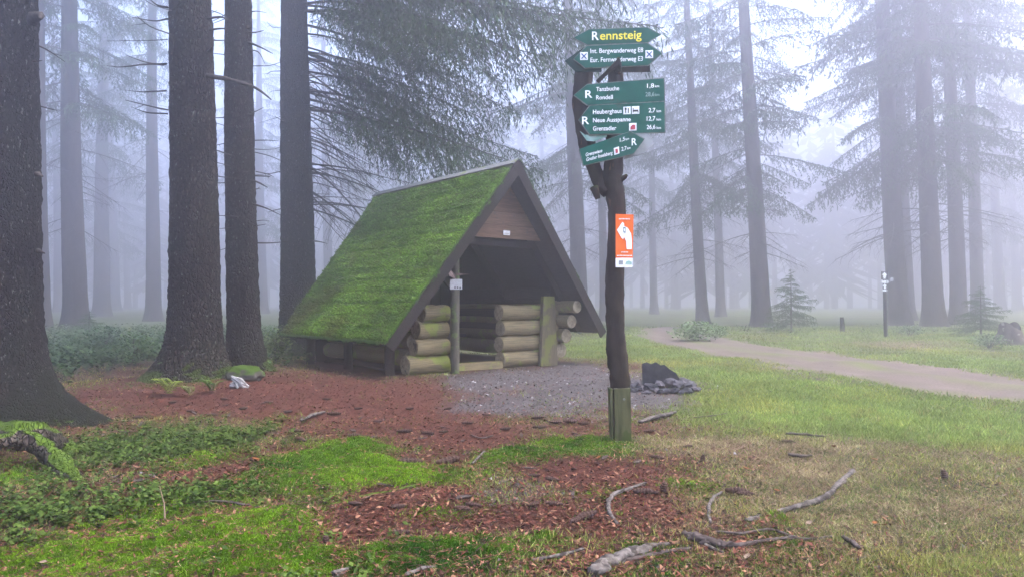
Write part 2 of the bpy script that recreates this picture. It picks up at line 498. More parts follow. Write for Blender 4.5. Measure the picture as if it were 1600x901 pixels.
# the dirt track, a sheet laid just over the ground
pv, pc, pf = [], [], []
cols = np.linspace(-1, 1, 23)
for i, p in enumerate(PATH_C):
    q = PATH_C[min(i + 1, len(PATH_C) - 1)] - PATH_C[max(i - 1, 0)]
    nrm = Vector((-q.y, q.x, 0)).normalized()
    for u in cols:
        w = PATH_W * (1 + 0.10 * mnoise.noise(Vector((p.x * 1.1, p.y * 1.1, 3.0 + (u > 0)))))
        r_ = p + nrm * (u * w)
        pv.append((r_.x, r_.y, float(hgt(r_.x, r_.y)) + 0.012 - 0.03 * abs(u) ** 8 - 0.02 * math.exp(-((abs(u) - 0.5) / 0.2) ** 2) + 0.012))
        g_ = math.exp(-(u / 0.22) ** 2) * (0.55 + 0.6 * mnoise.noise(Vector((p.x, p.y, 1)))) + max(0, abs(u) - 0.78) * 3
        g_ = min(1, max(0, g_ + 0.25 * mnoise.noise(Vector((r_.x * 5, r_.y * 5, 2)))))
        k = 1 + 0.25 * mnoise.noise(Vector((r_.x * 2.5, r_.y * 2.5, 9)))
        pc.append(np.array([0.120, 0.094, 0.084]) * k * (1 - g_) + np.array([0.10, 0.125, 0.035]) * g_)
n_ = len(cols)
for i in range(len(PATH_C) - 1):
    for k in range(n_ - 1):
        pf.append((i * n_ + k, i * n_ + k + 1, (i + 1) * n_ + k + 1, (i + 1) * n_ + k))
M['path'] = vcol_mat('path_dirt', 0.95, 40, 0.4, bmp=0.5, bdist=0.02)
tag(link('path', tri_mesh('path', np.array(pv), np.array(pf), M['path'], np.array(pc), smooth=True)), kind='structure')

# ------------------------------------------------------------------ ground cover
def hut_mask(x, y):
    """True under the shelter"""
    c, s = math.cos(0.694), math.sin(0.694)
    dx, dy = x + 0.054, y - 11.11
    b = dx * c + dy * s; a = -dx * s + dy * c
    return (np.abs(b) < 1.9) & (a > 0.35) & (a < 3.7)

def sample(n, y0, y1, pw=1.6, margin=1.06):
    """points on the ground inside a wedge that widens with the distance; nearer is denser"""
    u = RNG.random(n)
    e = 1 - pw
    Y = (y0 ** e + u * (y1 ** e - y0 ** e)) ** (1 / e)
    X = (RNG.random(n) * 2 - 1) * (0.708 * margin * Y + 0.25)
    return X, Y

def blades(X, Y, Z, h, w, lean, c0, c1, jit=0.25):
    """one bent blade = one triangle (base pair and tip), colours mixed between c0 and c1"""
    n = len(X)
    a = RNG.random(n) * 2 * np.pi
    b = RNG.random(n) * 2 * np.pi
    wx, wy = np.cos(a) * w / 2, np.sin(a) * w / 2
    l = lean * h * RNG.random(n)
    P0 = np.stack([X - wx, Y - wy, Z - 0.003], -1); P1 = np.stack([X + wx, Y + wy, Z - 0.003], -1)
    P2 = np.stack([X + np.cos(b) * l, Y + np.sin(b) * l, Z + h], -1)
    V = np.stack([P0, P1, P2], 1).reshape(-1, 3)
    Fc = np.arange(3 * n).reshape(-1, 3)
    t = np.clip(RNG.random(n) * 1.0, 0, 1)[:, None]
    c = (np.asarray(c0) * (1 - t) + np.asarray(c1) * t) * (1 + jit * (RNG.random((n, 1)) * 2 - 1))
    return V, Fc, np.repeat(c, 3, 0)

def diamonds(X, Y, Z, ln, wd, tilt, c):
    """small flat flakes lying at random angles"""
    n = len(X)
    a = RNG.random(n) * 2 * np.pi
    d = np.stack([np.cos(a), np.sin(a), (RNG.random(n) * 2 - 1) * tilt], -1) * ln[:, None] / 2
    s_ = np.stack([-np.sin(a), np.cos(a), (RNG.random(n) * 2 - 1) * tilt], -1) * wd[:, None] / 2
    P = np.stack([X, Y, Z], -1)
    V = np.stack([P - d, P + s_, P + d, P - s_], 1).reshape(-1, 3)
    return V, np.arange(4 * n).reshape(-1, 4), np.repeat(c, 4, 0)

M['blade'] = vcol_mat('blade', 0.8, 8, 0.15, trans=0.25, spec=0.08)
M['flake'] = vcol_mat('flake', 0.9, 30, 0.3)

def pick(X, Y, k, power=1.0, extra=None):
    W, Z = zones_fast(X, Y)
    p = W[k] if not isinstance(k, (list, tuple)) else sum(W[i] for i in k)
    keep = (RNG.random(len(X)) < p ** power) & ~hut_mask(X, Y)
    if extra is not None: keep &= extra(X, Y)
    return X[keep], Y[keep], Z[keep], W[:, keep]

# moss cushions
X, Y = sample(1700000, 2.55, 9.5, 1.9)
X, Y, Z, W = pick(X, Y, 1, 0.8)
tone = np.clip(0.45 + 0.75 * fbm(X * 1.3, Y * 1.3, None, 71, 3) + 0.45 * fbm(X * 9, Y * 9, None, 72, 2), 0, 1)[:, None]
mc = np.array([0.022, 0.085, 0.006]) * (1 - tone) + np.array([0.150, 0.270, 0.012]) * tone
V, Fc, C_ = blades(X, Y, Z, 0.005 + 0.011 * RNG.random(len(X)) * (0.6 + 0.4 * Y / 5), 0.0075 * (0.5 + Y / 5), 1.6, (1, 1, 1), (1, 1, 1), 0.4)
C_ = C_ * np.repeat(mc, 3, 0)
tag(link('moss', tri_mesh('moss', V, Fc, M['blade'], C_)), 'bright green moss cushions spread over the forest floor in front', 'moss', kind='stuff')

# grass: fresh blades on the right, straw-coloured ones nearer
X, Y = sample(900000, 2.6, 30, 1.55)
X, Y, Z, W = pick(X, Y, 2, 0.9, lambda x, y: path_dist(x, y) > PATH_W * 0.85)
V, Fc, C_ = blades(X, Y, Z, (0.016 + 0.036 * RNG.random(len(X)) ** 2) * (0.75 + Y * 0.035), 0.006 * (0.35 + Y / 6), 1.3, (0.115, 0.195, 0.036), (0.275, 0.320, 0.085), 0.3)
C_ = C_ * np.repeat(np.clip(0.95 + 0.5 * fbm(X * 1.6, Y * 1.2, None, 75, 3), 0.5, 1.5), 3)[:, None]
yl = np.repeat(np.clip(fbm(X * 0.9 + 4, Y * 0.7, None, 76, 3), 0, 1), 3)[:, None]
C_ = C_ * (1 + yl * np.array([0.7, 0.1, 0.0]))
X2, Y2 = sample(900000, 2.55, 26, 1.8)
X2, Y2, Z2, W2 = pick(X2, Y2, 3, 0.8, lambda x, y: path_dist(x, y) > PATH_W * 0.85)
V2, F2, C2 = blades(X2, Y2, Z2, (0.006 + 0.026 * RNG.random(len(X2)) ** 2) * (0.8 + Y2 * 0.05), 0.0045 * (0.4 + Y2 / 5), 2.6, (0.22, 0.175, 0.088), (0.36, 0.315, 0.16), 0.35)
tn = fbm(X2 * 2.2, Y2 * 2.2, None, 77, 3)
C2 = C2 * np.repeat(np.clip(0.85 + 0.55 * fbm(X2 * 5, Y2 * 5, None, 79, 2), 0.4, 1.4), 3)[:, None]
gm = RNG.random(len(X2)) < 0.42 + 0.7 * tn
C2[np.repeat(gm, 3)] = C2[np.repeat(gm, 3)] * np.array([0.42, 0.68, 0.32])
tag(link('grass', tri_mesh('grass', np.concatenate([V, V2]), np.concatenate([Fc, F2 + len(V)]), M['blade'], np.concatenate([C_, C2]))), 'short green and straw coloured grass of the clearing', 'grass', kind='stuff')

# scattered longer tufts
nt_ = 420
tx, ty = sample(nt_ * 3, 2.7, 16, 1.6)
tx, ty, tz, tw = pick(tx, ty, 2, 1.3, lambda x, y: path_dist(x, y) > PATH_W * 0.8)
tx, ty, tz = (np.repeat(q[:nt_], 34) for q in (tx, ty, tz))
nb_ = len(tx)
sprd = 0.035 * (RNG.random((2, nb_)) - 0.5) * 2
V, Fc, C_ = blades(tx + sprd[0], ty + sprd[1], tz, 0.025 + 0.05 * RNG.random(nb_) ** 2, 0.006 * (0.5 + ty / 7), 1.2, (0.10, 0.15, 0.03), (0.33, 0.29, 0.12), 0.35)
tag(link('grass_tufts', tri_mesh('grass_tufts', V, Fc, M['blade'], C_)), 'longer grass tufts scattered over the short grass', 'grass', kind='stuff')

# red-brown needle litter
X, Y = sample(230000, 2.55, 14, 1.8)
X, Y, Z, W = pick(X, Y, [0, 7], 0.8)
n = len(X)
pal = np.array([[0.076, 0.024, 0.016], [0.112, 0.042, 0.028], [0.044, 0.020, 0.015], [0.19, 0.100, 0.062], [0.022, 0.013, 0.011]])
C_ = pal[RNG.choice(5, n, p=[0.36, 0.27, 0.15, 0.10, 0.12])] * (0.7 + 0.6 * RNG.random((n, 1))) * np.clip(0.95 + 0.7 * fbm(X * 2.5, Y * 2.5, None, 83, 3), 0.35, 1.5)[:, None]
V, Fc, C_ = diamonds(X, Y, Z + 0.004 + 0.004 * RNG.random(n), (0.010 + 0.016 * RNG.random(n)) * (0.6 + Y / 8), (0.003 + 0.005 * RNG.random(n)) * (0.6 + Y / 7), 0.45, C_)
Vs, Fs, Cs = [V], [Fc], [C_]
def more(X, Y, Z, ln, wd, tilt, c, up=0.006):
    v_, f_, c_ = diamonds(X, Y, Z + up, ln, wd, tilt, c)
    Fs.append(f_ + sum(len(q) for q in Vs)); Vs.append(v_); Cs.append(c_)
# bigger crumbs, thin twigs, and flecks that lie on the moss and the grass too
X, Y = sample(42000, 2.55, 12, 1.8); X, Y, Z, W = pick(X, Y, [0, 7, 4], 0.7); n = len(X)
more(X, Y, Z, 0.018 + 0.035 * RNG.random(n) ** 2, 0.008 + 0.012 * RNG.random(n), 0.6, pal[RNG.choice(5, n)] * (0.6 + 0.9 * RNG.random((n, 1))), 0.010)
X, Y = sample(9000, 2.55, 12, 1.8); X, Y, Z, W = pick(X, Y, [0, 1, 3, 7], 0.7); n = len(X)
more(X, Y, Z, 0.05 + 0.11 * RNG.random(n) ** 2, 0.004 + 0.004 * RNG.random(n), 0.15, pal[RNG.choice([0, 2, 4], n)] * (0.5 + 0.8 * RNG.random((n, 1))), 0.016)
X, Y = sample(34000, 2.55, 10, 1.9); X, Y, Z, W = pick(X, Y, [1, 2], 0.8); n = len(X)
more(X, Y, Z, 0.010 + 0.018 * RNG.random(n), 0.003 + 0.004 * RNG.random(n), 0.5, pal[RNG.choice(5, n)] * (0.8 + 0.8 * RNG.random((n, 1))), 0.020)
V, Fc, C_ = np.concatenate(Vs), np.concatenate(Fs), np.concatenate(Cs)
X, Y = sample(170000, 2.55, 12, 1.8)
X, Y, Z, W = pick(X, Y, [3], 0.8)
n = len(X)
pal = np.array([[0.12, 0.066, 0.048], [0.21, 0.15, 0.105], [0.065, 0.042, 0.036], [0.16, 0.072, 0.062]])
V2, F2, C2 = diamonds(X, Y, Z + 0.004 + 0.006 * RNG.random(n), (0.010 + 0.020 * RNG.random(n)), (0.004 + 0.006 * RNG.random(n)), 0.5, pal[RNG.choice(4, n, p=[0.35, 0.25, 0.2, 0.2])] * (0.7 + 0.6 * RNG.random((n, 1))))
tag(link('needle_litter', tri_mesh('needle_litter', np.concatenate([V, V2]), np.concatenate([Fc, F2 + len(V)]), M['flake'], np.concatenate([C_, C2]))), 'reddish brown fallen needles and bark crumbs on the ground', 'needle litter', kind='stuff')

# gravel: small four-sided stones
X, Y = sample(60000, 3.0, 13, 1.5)
X, Y, Z, W = pick(X, Y, 4, 0.9)
n = len(X)
r = (0.007 + 0.012 * RNG.random(n) ** 2) * (0.7 + Y / 16)
a = RNG.random(n) * 6.28
P = np.stack([X, Y, Z], -1)
ring = []
for k in range(4):
    rk = r * (0.7 + 0.6 * RNG.random(n))
    ring.append(P + np.stack([np.cos(a + k * 1.571) * rk, np.sin(a + k * 1.571) * rk, np.full(n, -0.002)], -1))
top = P + np.stack([(RNG.random(n) - 0.5) * r, (RNG.random(n) - 0.5) * r, r * (0.5 + 0.5 * RNG.random(n))], -1)
V = np.stack(ring + [top], 1).reshape(-1, 3)
b5 = np.arange(n)[:, None] * 5
Fc = np.concatenate([b5 + np.array([[k, (k + 1) % 4, 4]]) for k in range(4)])
C_ = (np.array([0.080, 0.075, 0.076]) * (0.35 + 1.1 * RNG.random((n, 1)) ** 1.5))
br = RNG.random(n) < 0.05
C_[br] = np.array([0.26, 0.255, 0.265])
tag(link('gravel', tri_mesh('gravel', V, Fc, M['flake'], np.repeat(C_, 5, 0))), 'grey crushed gravel spread before the shelter', 'gravel', kind='stuff')

# bilberry-like low leafy cover on the left and undergrowth behind the trunks
def leafy(X, Y, Z, hmax, leaf, nleaf, c0, c1):
    n = len(X)
    Xs = np.repeat(X, nleaf); Ys = np.repeat(Y, nleaf); Zs = np.repeat(Z, nleaf)
    hm = np.repeat(hmax * (0.5 + 0.5 * RNG.random(n)), nleaf)
    t = RNG.random(n * nleaf) ** 0.7
    sp = 0.45 * hm
    Xs = Xs + (RNG.random(len(Xs)) - 0.5) * 2 * sp * (0.3 + t); Ys = Ys + (RNG.random(len(Xs)) - 0.5) * 2 * sp * (0.3 + t); Zs = Zs + hm * t
    ln = leaf * (0.6 + 0.8 * RNG.random(len(Xs)))
    k = RNG.random((len(Xs), 1))
    return diamonds(Xs, Ys, Zs, ln, ln * 0.6, 0.7, (np.asarray(c0) * (1 - k) + np.asarray(c1) * k) * (0.55 + 0.6 * t[:, None]))
X, Y = sample(16000, 2.6, 9.0, 1.5)
X, Y, Z, W = pick(X, Y, 5, 0.9, lambda x, y: x < -0.5)
Va, Fa, Ca = leafy(X, Y, Z, 0.10, 0.026, 16, (0.018, 0.042, 0.008), (0.085, 0.130, 0.024))
X, Y = sample(20000, 9.0, 26, 1.6)
X, Y, Z, W = pick(X, Y, 5, 0.9, lambda x, y: (path_dist(x, y) > PATH_W + 0.6) & ((x < -1.2) | (y > 22)) & ~((y < 13) & (x > -3.2)))
Vb, Fb, Cb = leafy(X, Y, Z, 0.30, 0.07, 12, (0.018, 0.042, 0.016), (0.065, 0.110, 0.034))
tag(link('low_shrubs', tri_mesh('low_shrubs', np.concatenate([Va, Vb]), np.concatenate([Fa, Fb + len(Va)]), M['blade'], np.concatenate([Ca, Cb]))), 'low leafy shrub cover between the trunks and roots on the left', 'undergrowth', kind='stuff')
# ------------------------------------------------------------------ spruce trees
M['needles'] = vcol_mat('needles', 0.65, 3, 0.25, trans=0.15)

def bough(L, rng, step=0.05, spray=(0.07, 0.13), sw=0.024, nsp=2, droop=1.0, needles=True, hang=0.35, secstep=0.075):
    """one drooping spruce bough along +X: quads for needle sprays and for wood; returns V, F, material index, colour"""
    V, Fq, mi, C = [], [], [], []
    def wood(pts, r0, r1, seg=3):
        n = len(pts); b = len(V)
        for i, p in enumerate(pts):
            t = pts[min(i + 1, n - 1)] - pts[max(i - 1, 0)]; t = t / (np.linalg.norm(t) + 1e-9)
            a = np.cross(t, (0.1, 0.2, 1.0)); a /= np.linalg.norm(a) + 1e-9; c = np.cross(a, t)
            r = r0 + (r1 - r0) * i / (n - 1)
            for k in range(seg):
                V.append(p + r * (a * math.cos(2 * math.pi * k / seg) + c * math.sin(2 * math.pi * k / seg))); C.append((0.06, 0.05, 0.045))
        for i in range(n - 1):
            for k in range(seg):
                Fq.append((b + i * seg + k, b + i * seg + (k + 1) % seg, b + (i + 1) * seg + (k + 1) % seg, b + (i + 1) * seg + k)); mi.append(1)
    def spr(p, d, ln, w):
        d = d / (np.linalg.norm(d) + 1e-9)
        s = np.cross(d, rng.normal(size=3)); s /= np.linalg.norm(s) + 1e-9
        b = len(V)
        g = rng.random(); k = 0.65 + 0.6 * rng.random()
        c = np.array([0.024, 0.054, 0.020]) * (1 - g) + np.array([0.068, 0.120, 0.038]) * g
        for q in (p, p + d * ln * 0.45 + s * w / 2, p + d * ln, p + d * ln * 0.45 - s * w / 2):
            V.append(q); C.append(c * k)
        Fq.append((b, b + 1, b + 2, b + 3)); mi.append(0)
    ts = np.linspace(0, 1, 9)
    bend = rng.normal() * 0.12
    ax = lambda t: np.array([L * t * (1 - 0.12 * t * droop), L * bend * t * t, L * droop * (-0.10 * t - 0.42 * t * t + 0.22 * t ** 3)])
    wood([ax(t) for t in ts], 0.006 + 0.006 * L, 0.004)
    t = 0.12
    side = 1
    while t < 1.0:
        p0 = ax(t)
        sl = (0.30 * L * (1 - t) ** 0.75 * min(1, t * 3.2) + 0.16) * (0.6 + 0.7 * rng.random())
        side = -side
        d0 = np.array([0.62, side * (0.75 + 0.2 * rng.random()), -0.15 - 0.25 * rng.random()])
        pts = []
        ns = max(3, int(sl / step))
        for i in range(ns + 1):
            s = sl * i / ns
            pts.append(p0 + d0 * s + np.array([0, 0, -1]) * (hang * droop * s * s / max(sl, 0.2)) * 1.3)
        wood([pts[0], pts[len(pts) // 2], pts[-1]], 0.005, 0.002)
        if needles:
            for i, p in enumerate(pts):
                if i == 0 and rng.random() < 0.6: continue
                tg = pts[min(i + 1, ns)] - pts[max(i - 1, 0)]
                tg = tg / (np.linalg.norm(tg) + 1e-9)
                for _ in range(nsp):
                    d = tg * 0.6 + rng.normal(size=3) * 0.45 + np.array([0, 0, -0.45 * hang * 2])
                    spr(p, d, rng.uniform(*spray), sw * rng.uniform(0.7, 1.3))
                if rng.random() < 0.30:          # hanging tassel
                    q = p.copy(); hl = rng.integers(2, 6)
                    for _ in range(hl):
                        d = np.array([0, 0, -1.0]) + rng.normal(size=3) * 0.35
                        spr(q, d, spray[1], sw)
                        q = q + np.array([rng.normal() * 0.01, rng.normal() * 0.01, -0.055])
        else:
            for i in range(1, len(pts), 2):
                tg = pts[i] - pts[i - 1]
                e = pts[i] + tg / np.linalg.norm(tg) * 0.12 + rng.normal(size=3) * 0.07
                wood([pts[i], e], 0.0025, 0.001)
        t += secstep / L * (0.6 + 0.8 * rng.random())
    return np.array(V), np.array(Fq), np.array(mi), np.array(C)

def assemble(parts):
    Vs, Fs, Ms, Cs, o = [], [], [], [], 0
    for V, F_, m_, c_ in parts:
        Vs.append(V); Fs.append(F_ + o); Ms.append(m_); Cs.append(c_); o += len(V)
    return np.concatenate(Vs), np.concatenate(Fs), np.concatenate(Ms), np.concatenate(Cs)

def place(b, az, tilt, scale, pos):
    V, F_, m_, c_ = b
    R = np.array(Matrix.Rotation(az, 3, 'Z') @ Matrix.Rotation(-tilt, 3, 'Y'))
    return (V * scale) @ R.T + np.array(pos), F_, m_, c_

_r = np.random.default_rng(3)
FARB = [bough(L, _r, step=0.075, spray=(0.07, 0.13), sw=0.030, nsp=3, secstep=0.10) for L in (2.0, 2.6, 3.0, 3.4)]
FINEB = [bough(L, _r, step=0.06, spray=(0.06, 0.11), sw=0.020, nsp=2, droop=dr, hang=0.5, secstep=0.075) for L, dr in ((3.4, 1.0), (4.4, 1.05), (5.2, 0.9))]
DEADB = [bough(L, _r, step=0.08, needles=False, droop=0.9, secstep=0.16) for L in (1.4, 2.0)]

def crown_mesh(name, zb, H, Lmax, seed, dz=0.5, per=4, thin=1.0):
    rng = np.random.default_rng(seed); parts = []
    z = zb
    while z < H - 0.3:
        f = (H - z) / (H - zb)
        L = Lmax * (0.12 + 0.88 * f ** 0.8) * (0.75 + 0.25 * min(1, (z - zb) / 2.5))
        a0 = rng.random() * 6.28
        for k in range(per):
            if rng.random() > thin: continue
            b = FARB[rng.integers(4)]
            l0 = b[0][:, 0].max()
            parts.append(place(b, a0 + k * 2 * math.pi / per + rng.normal() * 0.25, rng.normal() * 0.12 + 0.25 * (1 - f), L * rng.uniform(0.7, 1.15) / l0, (0, 0, z + rng.normal() * 0.12)))
        z += dz * rng.uniform(0.8, 1.2)
    V, F_, m_, c_ = assemble(parts)
    return tri_mesh(name, V, F_, [M['needles'], M['twig']], c_, midx=m_)

CROWN = {
    'low': crown_mesh('crown_low', 4.2, 19.0, 3.0, 11, 0.62, 4, 0.9),
    'mid': crown_mesh('crown_mid', 6.5, 20.0, 3.1, 12, 0.62, 4, 0.9),
    'high': crown_mesh('crown_high', 9.0, 20.5, 2.8, 13, 0.66, 4, 0.9),
}
def dead_mesh(name, zb, zt, seed, n):
    rng = np.random.default_rng(seed); parts = []
    for k in range(n):
        parts.append(place(DEADB[rng.integers(2)], rng.random() * 6.28, rng.normal() * 0.2 - 0.05, rng.uniform(0.5, 1.0), (0, 0, rng.uniform(zb, zt))))
    V, F_, m_, c_ = assemble(parts)
    return tri_mesh(name, V, F_, M['twig'], smooth=False)
DEAD = {'low': dead_mesh('dead_twigs_low', 2.2, 5.5, 21, 26), 'mid': dead_mesh('dead_twigs_mid', 2.6, 7.5, 22, 30), 'high': dead_mesh('dead_twigs_high', 3.5, 9.5, 23, 30)}

def trunk_mesh(name, r, H, mat, seg, rings, flare=0.6, lobes=(), bark=0.0, seed=0, zpow=1.0, flare_h=0.32):
    th = np.linspace(0, 2 * np.pi, seg, endpoint=False)
    tz = np.linspace(0, 1, rings)
    z = -0.25 + (H + 0.25) * tz ** zpow
    T, Zz = np.meshgrid(th, z)
    taper = np.where(Zz < 1.3, 1.0, 1 - 0.93 * np.clip((Zz - 1.3) / (H - 1.3), 0, 1) ** 1.1)
    zc = Zz
    lob = 1 + 0.0 * T
    for a, amt, wd, hh in lobes:
        d = np.angle(np.exp(1j * (T - a)))
        lob = lob + amt * np.exp(-(d / wd) ** 2) * np.exp(-zc / hh)
    R = r * taper * (1 + flare * np.exp(-zc / flare_h) + (lob - 1))
    R = R * (1 + 0.05 * np.sin(T * 3 + seed) * np.exp(-np.maximum(zc, 0) / 1.5) + 0.025 * vn(np.cos(T) * 1.2 + seed, np.sin(T) * 1.2, Zz * 0.8, seed))
    if bark:
        cx, cy_ = np.cos(T) * r, np.sin(T) * r
        n1 = fbm(cx * 22, cy_ * 22, Zz * 8, seed + 5, 3); n2 = vn(cx * 60, cy_ * 60, Zz * 26, seed + 9)
        R = R + bark * (np.abs(n1) * 1.2 - 0.35 + 0.35 * n2)
    sway = 0.03 * np.sin(Zz * 0.35 + seed) * np.clip(Zz / 4, 0, 1)
    V = np.stack([R * np.cos(T) + sway, R * np.sin(T) + sway * 0.5, Zz], -1).reshape(-1, 3)
    i = np.arange(seg * rings).reshape(rings, seg)
    j = np.roll(i, -1, axis=1)
    Fq = np.stack([i[:-1], j[:-1], j[1:], i[1:]], -1).reshape(-1, 4)
    return tri_mesh(name, V, Fq, mat, smooth=True)

def tree(px, Y, diam, label, crown='mid', lean=1.5, group=None, H=None, near=False, lobes=(), rz=0.0, flare=0.55, crown_scale=1.0, dead=True, name='spruce_tree', bark='bark_moss'):
    p = onground(px, Y)
    e = empty(name, p, label, 'tree', group)
    e.rotation_euler = (math.radians(random.uniform(-0.5, 0.5)), math.radians(-lean), 0)
    H_ = H or {'low': 19.2, 'mid': 20.2, 'high': 20.7}[crown if crown in CROWN else 'mid']
    sd_ = int(abs(px) * 7 + Y * 3) % 997
    if near:
        me = trunk_mesh('trunk', diam / 2, H_, M[bark], *((110, 380) if Y < 10 else (80, 220)), flare, lobes, 0.026, sd_, 1.9, 0.34)
    else:
        me = trunk_mesh('trunk', diam / 2, H_, M['far_bark'], 26, 90, flare, lobes, 0.010, sd_, 1.4)
    link('trunk', me, e)
    if crown in CROWN:
        c = link('crown', CROWN[crown], e); c.rotation_euler = (0, 0, rz or random.random() * 6.28); c.scale = (crown_scale, crown_scale, 1)
        if dead:
            d = link('dead_twigs', DEAD[crown], e); d['kind'] = 'stuff'; d.rotation_euler = (0, 0, random.random() * 6.28)
    return e

def dead_branch(e, pts, r0, Y, seed=0, n=5):
    """a bare snag on a trunk: pixel polyline at depth Y"""
    P = catmull([atY(a, b, y if y else Y) for a, b, y in pts], n)
    k = len(P)
    mb = MB().tube(P, [r0 * (1 - 0.8 * i / (k - 1)) for i in range(k)], 6, wob=0.35, seed=seed)
    bpy.context.view_layer.update()
    inv = e.matrix_world.inverted()
    mb.v = [tuple(inv @ Vector(p)) for p in mb.v]
    return mb.build('dead_branch', M['twig'], e, smooth=True, origin=(0, 0, 0))

# the big trunks on the left
T1 = tree(-6, 7.0, 0.76, 'huge dark spruce trunk cut off by the left edge, with mossy roots', 'mid', 1.2, near=True, flare=0.45,
          lobes=((-0.25, 1.1, 0.45, 0.30), (-1.5, 0.5, 0.5, 0.30), (-2.4, 0.8, 0.4, 0.3), (1.2, 0.5, 0.5, 0.3)), dead=False, bark='bark_plain')
T2 = tree(306, 9.7, 0.63, 'thick dark spruce with lichen specks and ferns at its mossy foot', 'high', 1.4, near=True, flare=0.35,
          lobes=((3.5, 0.75, 0.40, 0.26), (-1.2, 0.35, 0.5, 0.3), (-0.2, 0.35, 0.4, 0.25), (-2.2, 0.3, 0.4, 0.3)), dead=False)
T3 = tree(384, 11.0, 0.47, 'slimmer dark spruce close behind the thick one, mossy rock at its foot', 'high', 1.6, near=True, flare=0.35,
          lobes=((-0.3, 0.8, 0.45, 0.32), (2.6, 0.3, 0.5, 0.3)), dead=False)
T4 = tree(466, 15.0, 0.72, 'straight spruce directly behind the mossy roof with long drooping boughs', None, 0.9, near=True, H=20.0, dead=False)

for i, (e, Y, pts, r0) in enumerate([
    (T1, 7.0, [(50, 30, 0), (62, 24, 6.8), (64, 30, 6.7)], 0.06), (T1, 7.0, [(52, 96, 0), (66, 95, 6.9)], 0.012), (T1, 7.0, [(58, 272, 0), (67, 276, 6.8)], 0.03), (T1, 7.0, [(60, 392, 0), (70, 396, 6.8)], 0.025),
    (T2, 9.7, [(260, 100, 0), (225, 101, 9.4), (190, 105, 9.2), (167, 103, 9.0)], 0.016), (T2, 9.7, [(255, 102, 0), (225, 97, 9.2), (196, 86, 9.0)], 0.012), (T2, 9.7, [(260, 142, 0), (225, 144, 9.5), (193, 141, 9.2)], 0.014), (T2, 9.7, [(262, 178, 0), (230, 176, 9.5), (204, 167, 9.3)], 0.014),
    (T2, 9.7, [(262, 12, 0), (245, 8, 9.5), (228, -6, 9.3)], 0.018), (T2, 9.7, [(262, 30, 0), (240, 33, 9.5), (206, 27, 9.3)], 0.014), (T2, 9.7, [(268, 85, 9.5), (272, 66, 9.2), (268, 58, 9.2)], 0.012),
    (T2, 9.7, [(318, 118, 0), (340, 121, 9.35), (372, 128, 9.2), (400, 138, 9.0), (424, 156, 8.9)], 0.042), (T2, 9.7, [(322, 84, 0), (332, 74, 9.3), (334, 58, 9.3)], 0.022), (T2, 9.7, [(320, 30, 0), (345, 27, 9.3), (366, 36, 9.2)], 0.02), (T2, 9.7, [(325, 48, 0), (352, 45, 9.3), (400, 52, 9.0)], 0.016),
    (T3, 11.0, [(380, 65, 0), (400, 71, 10.8), (426, 84, 10.6)], 0.028), (T3, 11.0, [(380, 50, 0), (398, 51, 10.8), (412, 48, 10.7)], 0.018), (T3, 11.0, [(382, 20, 0), (400, 18, 10.8), (416, 20, 10.7)], 0.012), (T3, 11.0, [(388, 176, 0), (400, 174, 10.8), (412, 168, 10.7)], 0.012),
    (T3, 11.0, [(388, 232, 0), (410, 234, 10.8), (432, 233, 10.6)], 0.01), (T3, 11.0, [(385, 282, 0), (400, 284, 10.8), (418, 293, 10.6)], 0.028), (T3, 11.0, [(388, 318, 0), (412, 324, 10.8), (440, 337, 10.6)], 0.02), (T3, 11.0, [(388, 78, 0), (404, 82, 10.8), (414, 100, 10.7)], 0.014),
    (T4, 15.0, [(480, 375, 0), (500, 378, 14.6), (512, 381, 14.4)], 0.02), (T4, 15.0, [(482, 205, 0), (520, 222, 14.4), (560, 232, 14.0)], 0.014), (T4, 15.0, [(480, 262, 0), (512, 276, 14.4), (530, 300, 14.2)], 0.014)]):
    dead_branch(e, pts, r0, Y, i)

# thin bare twigs all round the near trunks
def bare_twigs(e, r, z0, z1, n, seed):
    rng = np.random.default_rng(seed)
    for k in range(n):
        mb = MB(); a = rng.random() * 6.28; z = rng.uniform(z0, z1); L = rng.uniform(0.15, 0.75) * (0.5 + 0.6 * rng.random())
        d = Vector((math.cos(a), math.sin(a), 0)); dr = rng.uniform(-0.35, 0.15)
        p0 = d * (r * 0.9) + Vector((0, 0, z))
        p1 = p0 + d * L * 0.5 + Vector((rng.normal() * 0.04, rng.normal() * 0.04, dr * L * 0.35)); p2 = p0 + d * L + Vector((rng.normal() * 0.09, rng.normal() * 0.09, dr * L + 0.12 * L * rng.random()))
        w = rng.uniform(0.005, 0.012)
        mb.tube(catmull([p0, p1, p2], 3), [w, w * 0.95, w * 0.9, w * 0.8, w * 0.7, w * 0.55, w * 0.35], 5, wob=0.3, seed=k)
        if rng.random() < 0.5:
            q = p1 + (p2 - p1) * 0.3; s_ = Vector((-d.y, d.x, 0)) * (1 if rng.random() < 0.5 else -1)
            mb.tube([q, q + (d * 0.6 + s_ * 0.6 + Vector((0, 0, -0.2))) * L * 0.35], [w * 0.5, w * 0.2], 4)
        mb.build('bare_twig', M['twig'], e, origin=(0, 0, 0))
bare_twigs(T1, 0.36, 2.2, 6.0, 16, 1); bare_twigs(T2, 0.31, 2.6, 7.0, 34, 2); bare_twigs(T3, 0.23, 1.8, 8.0, 46, 3); bare_twigs(T4, 0.35, 2.4, 9.0, 50, 4)

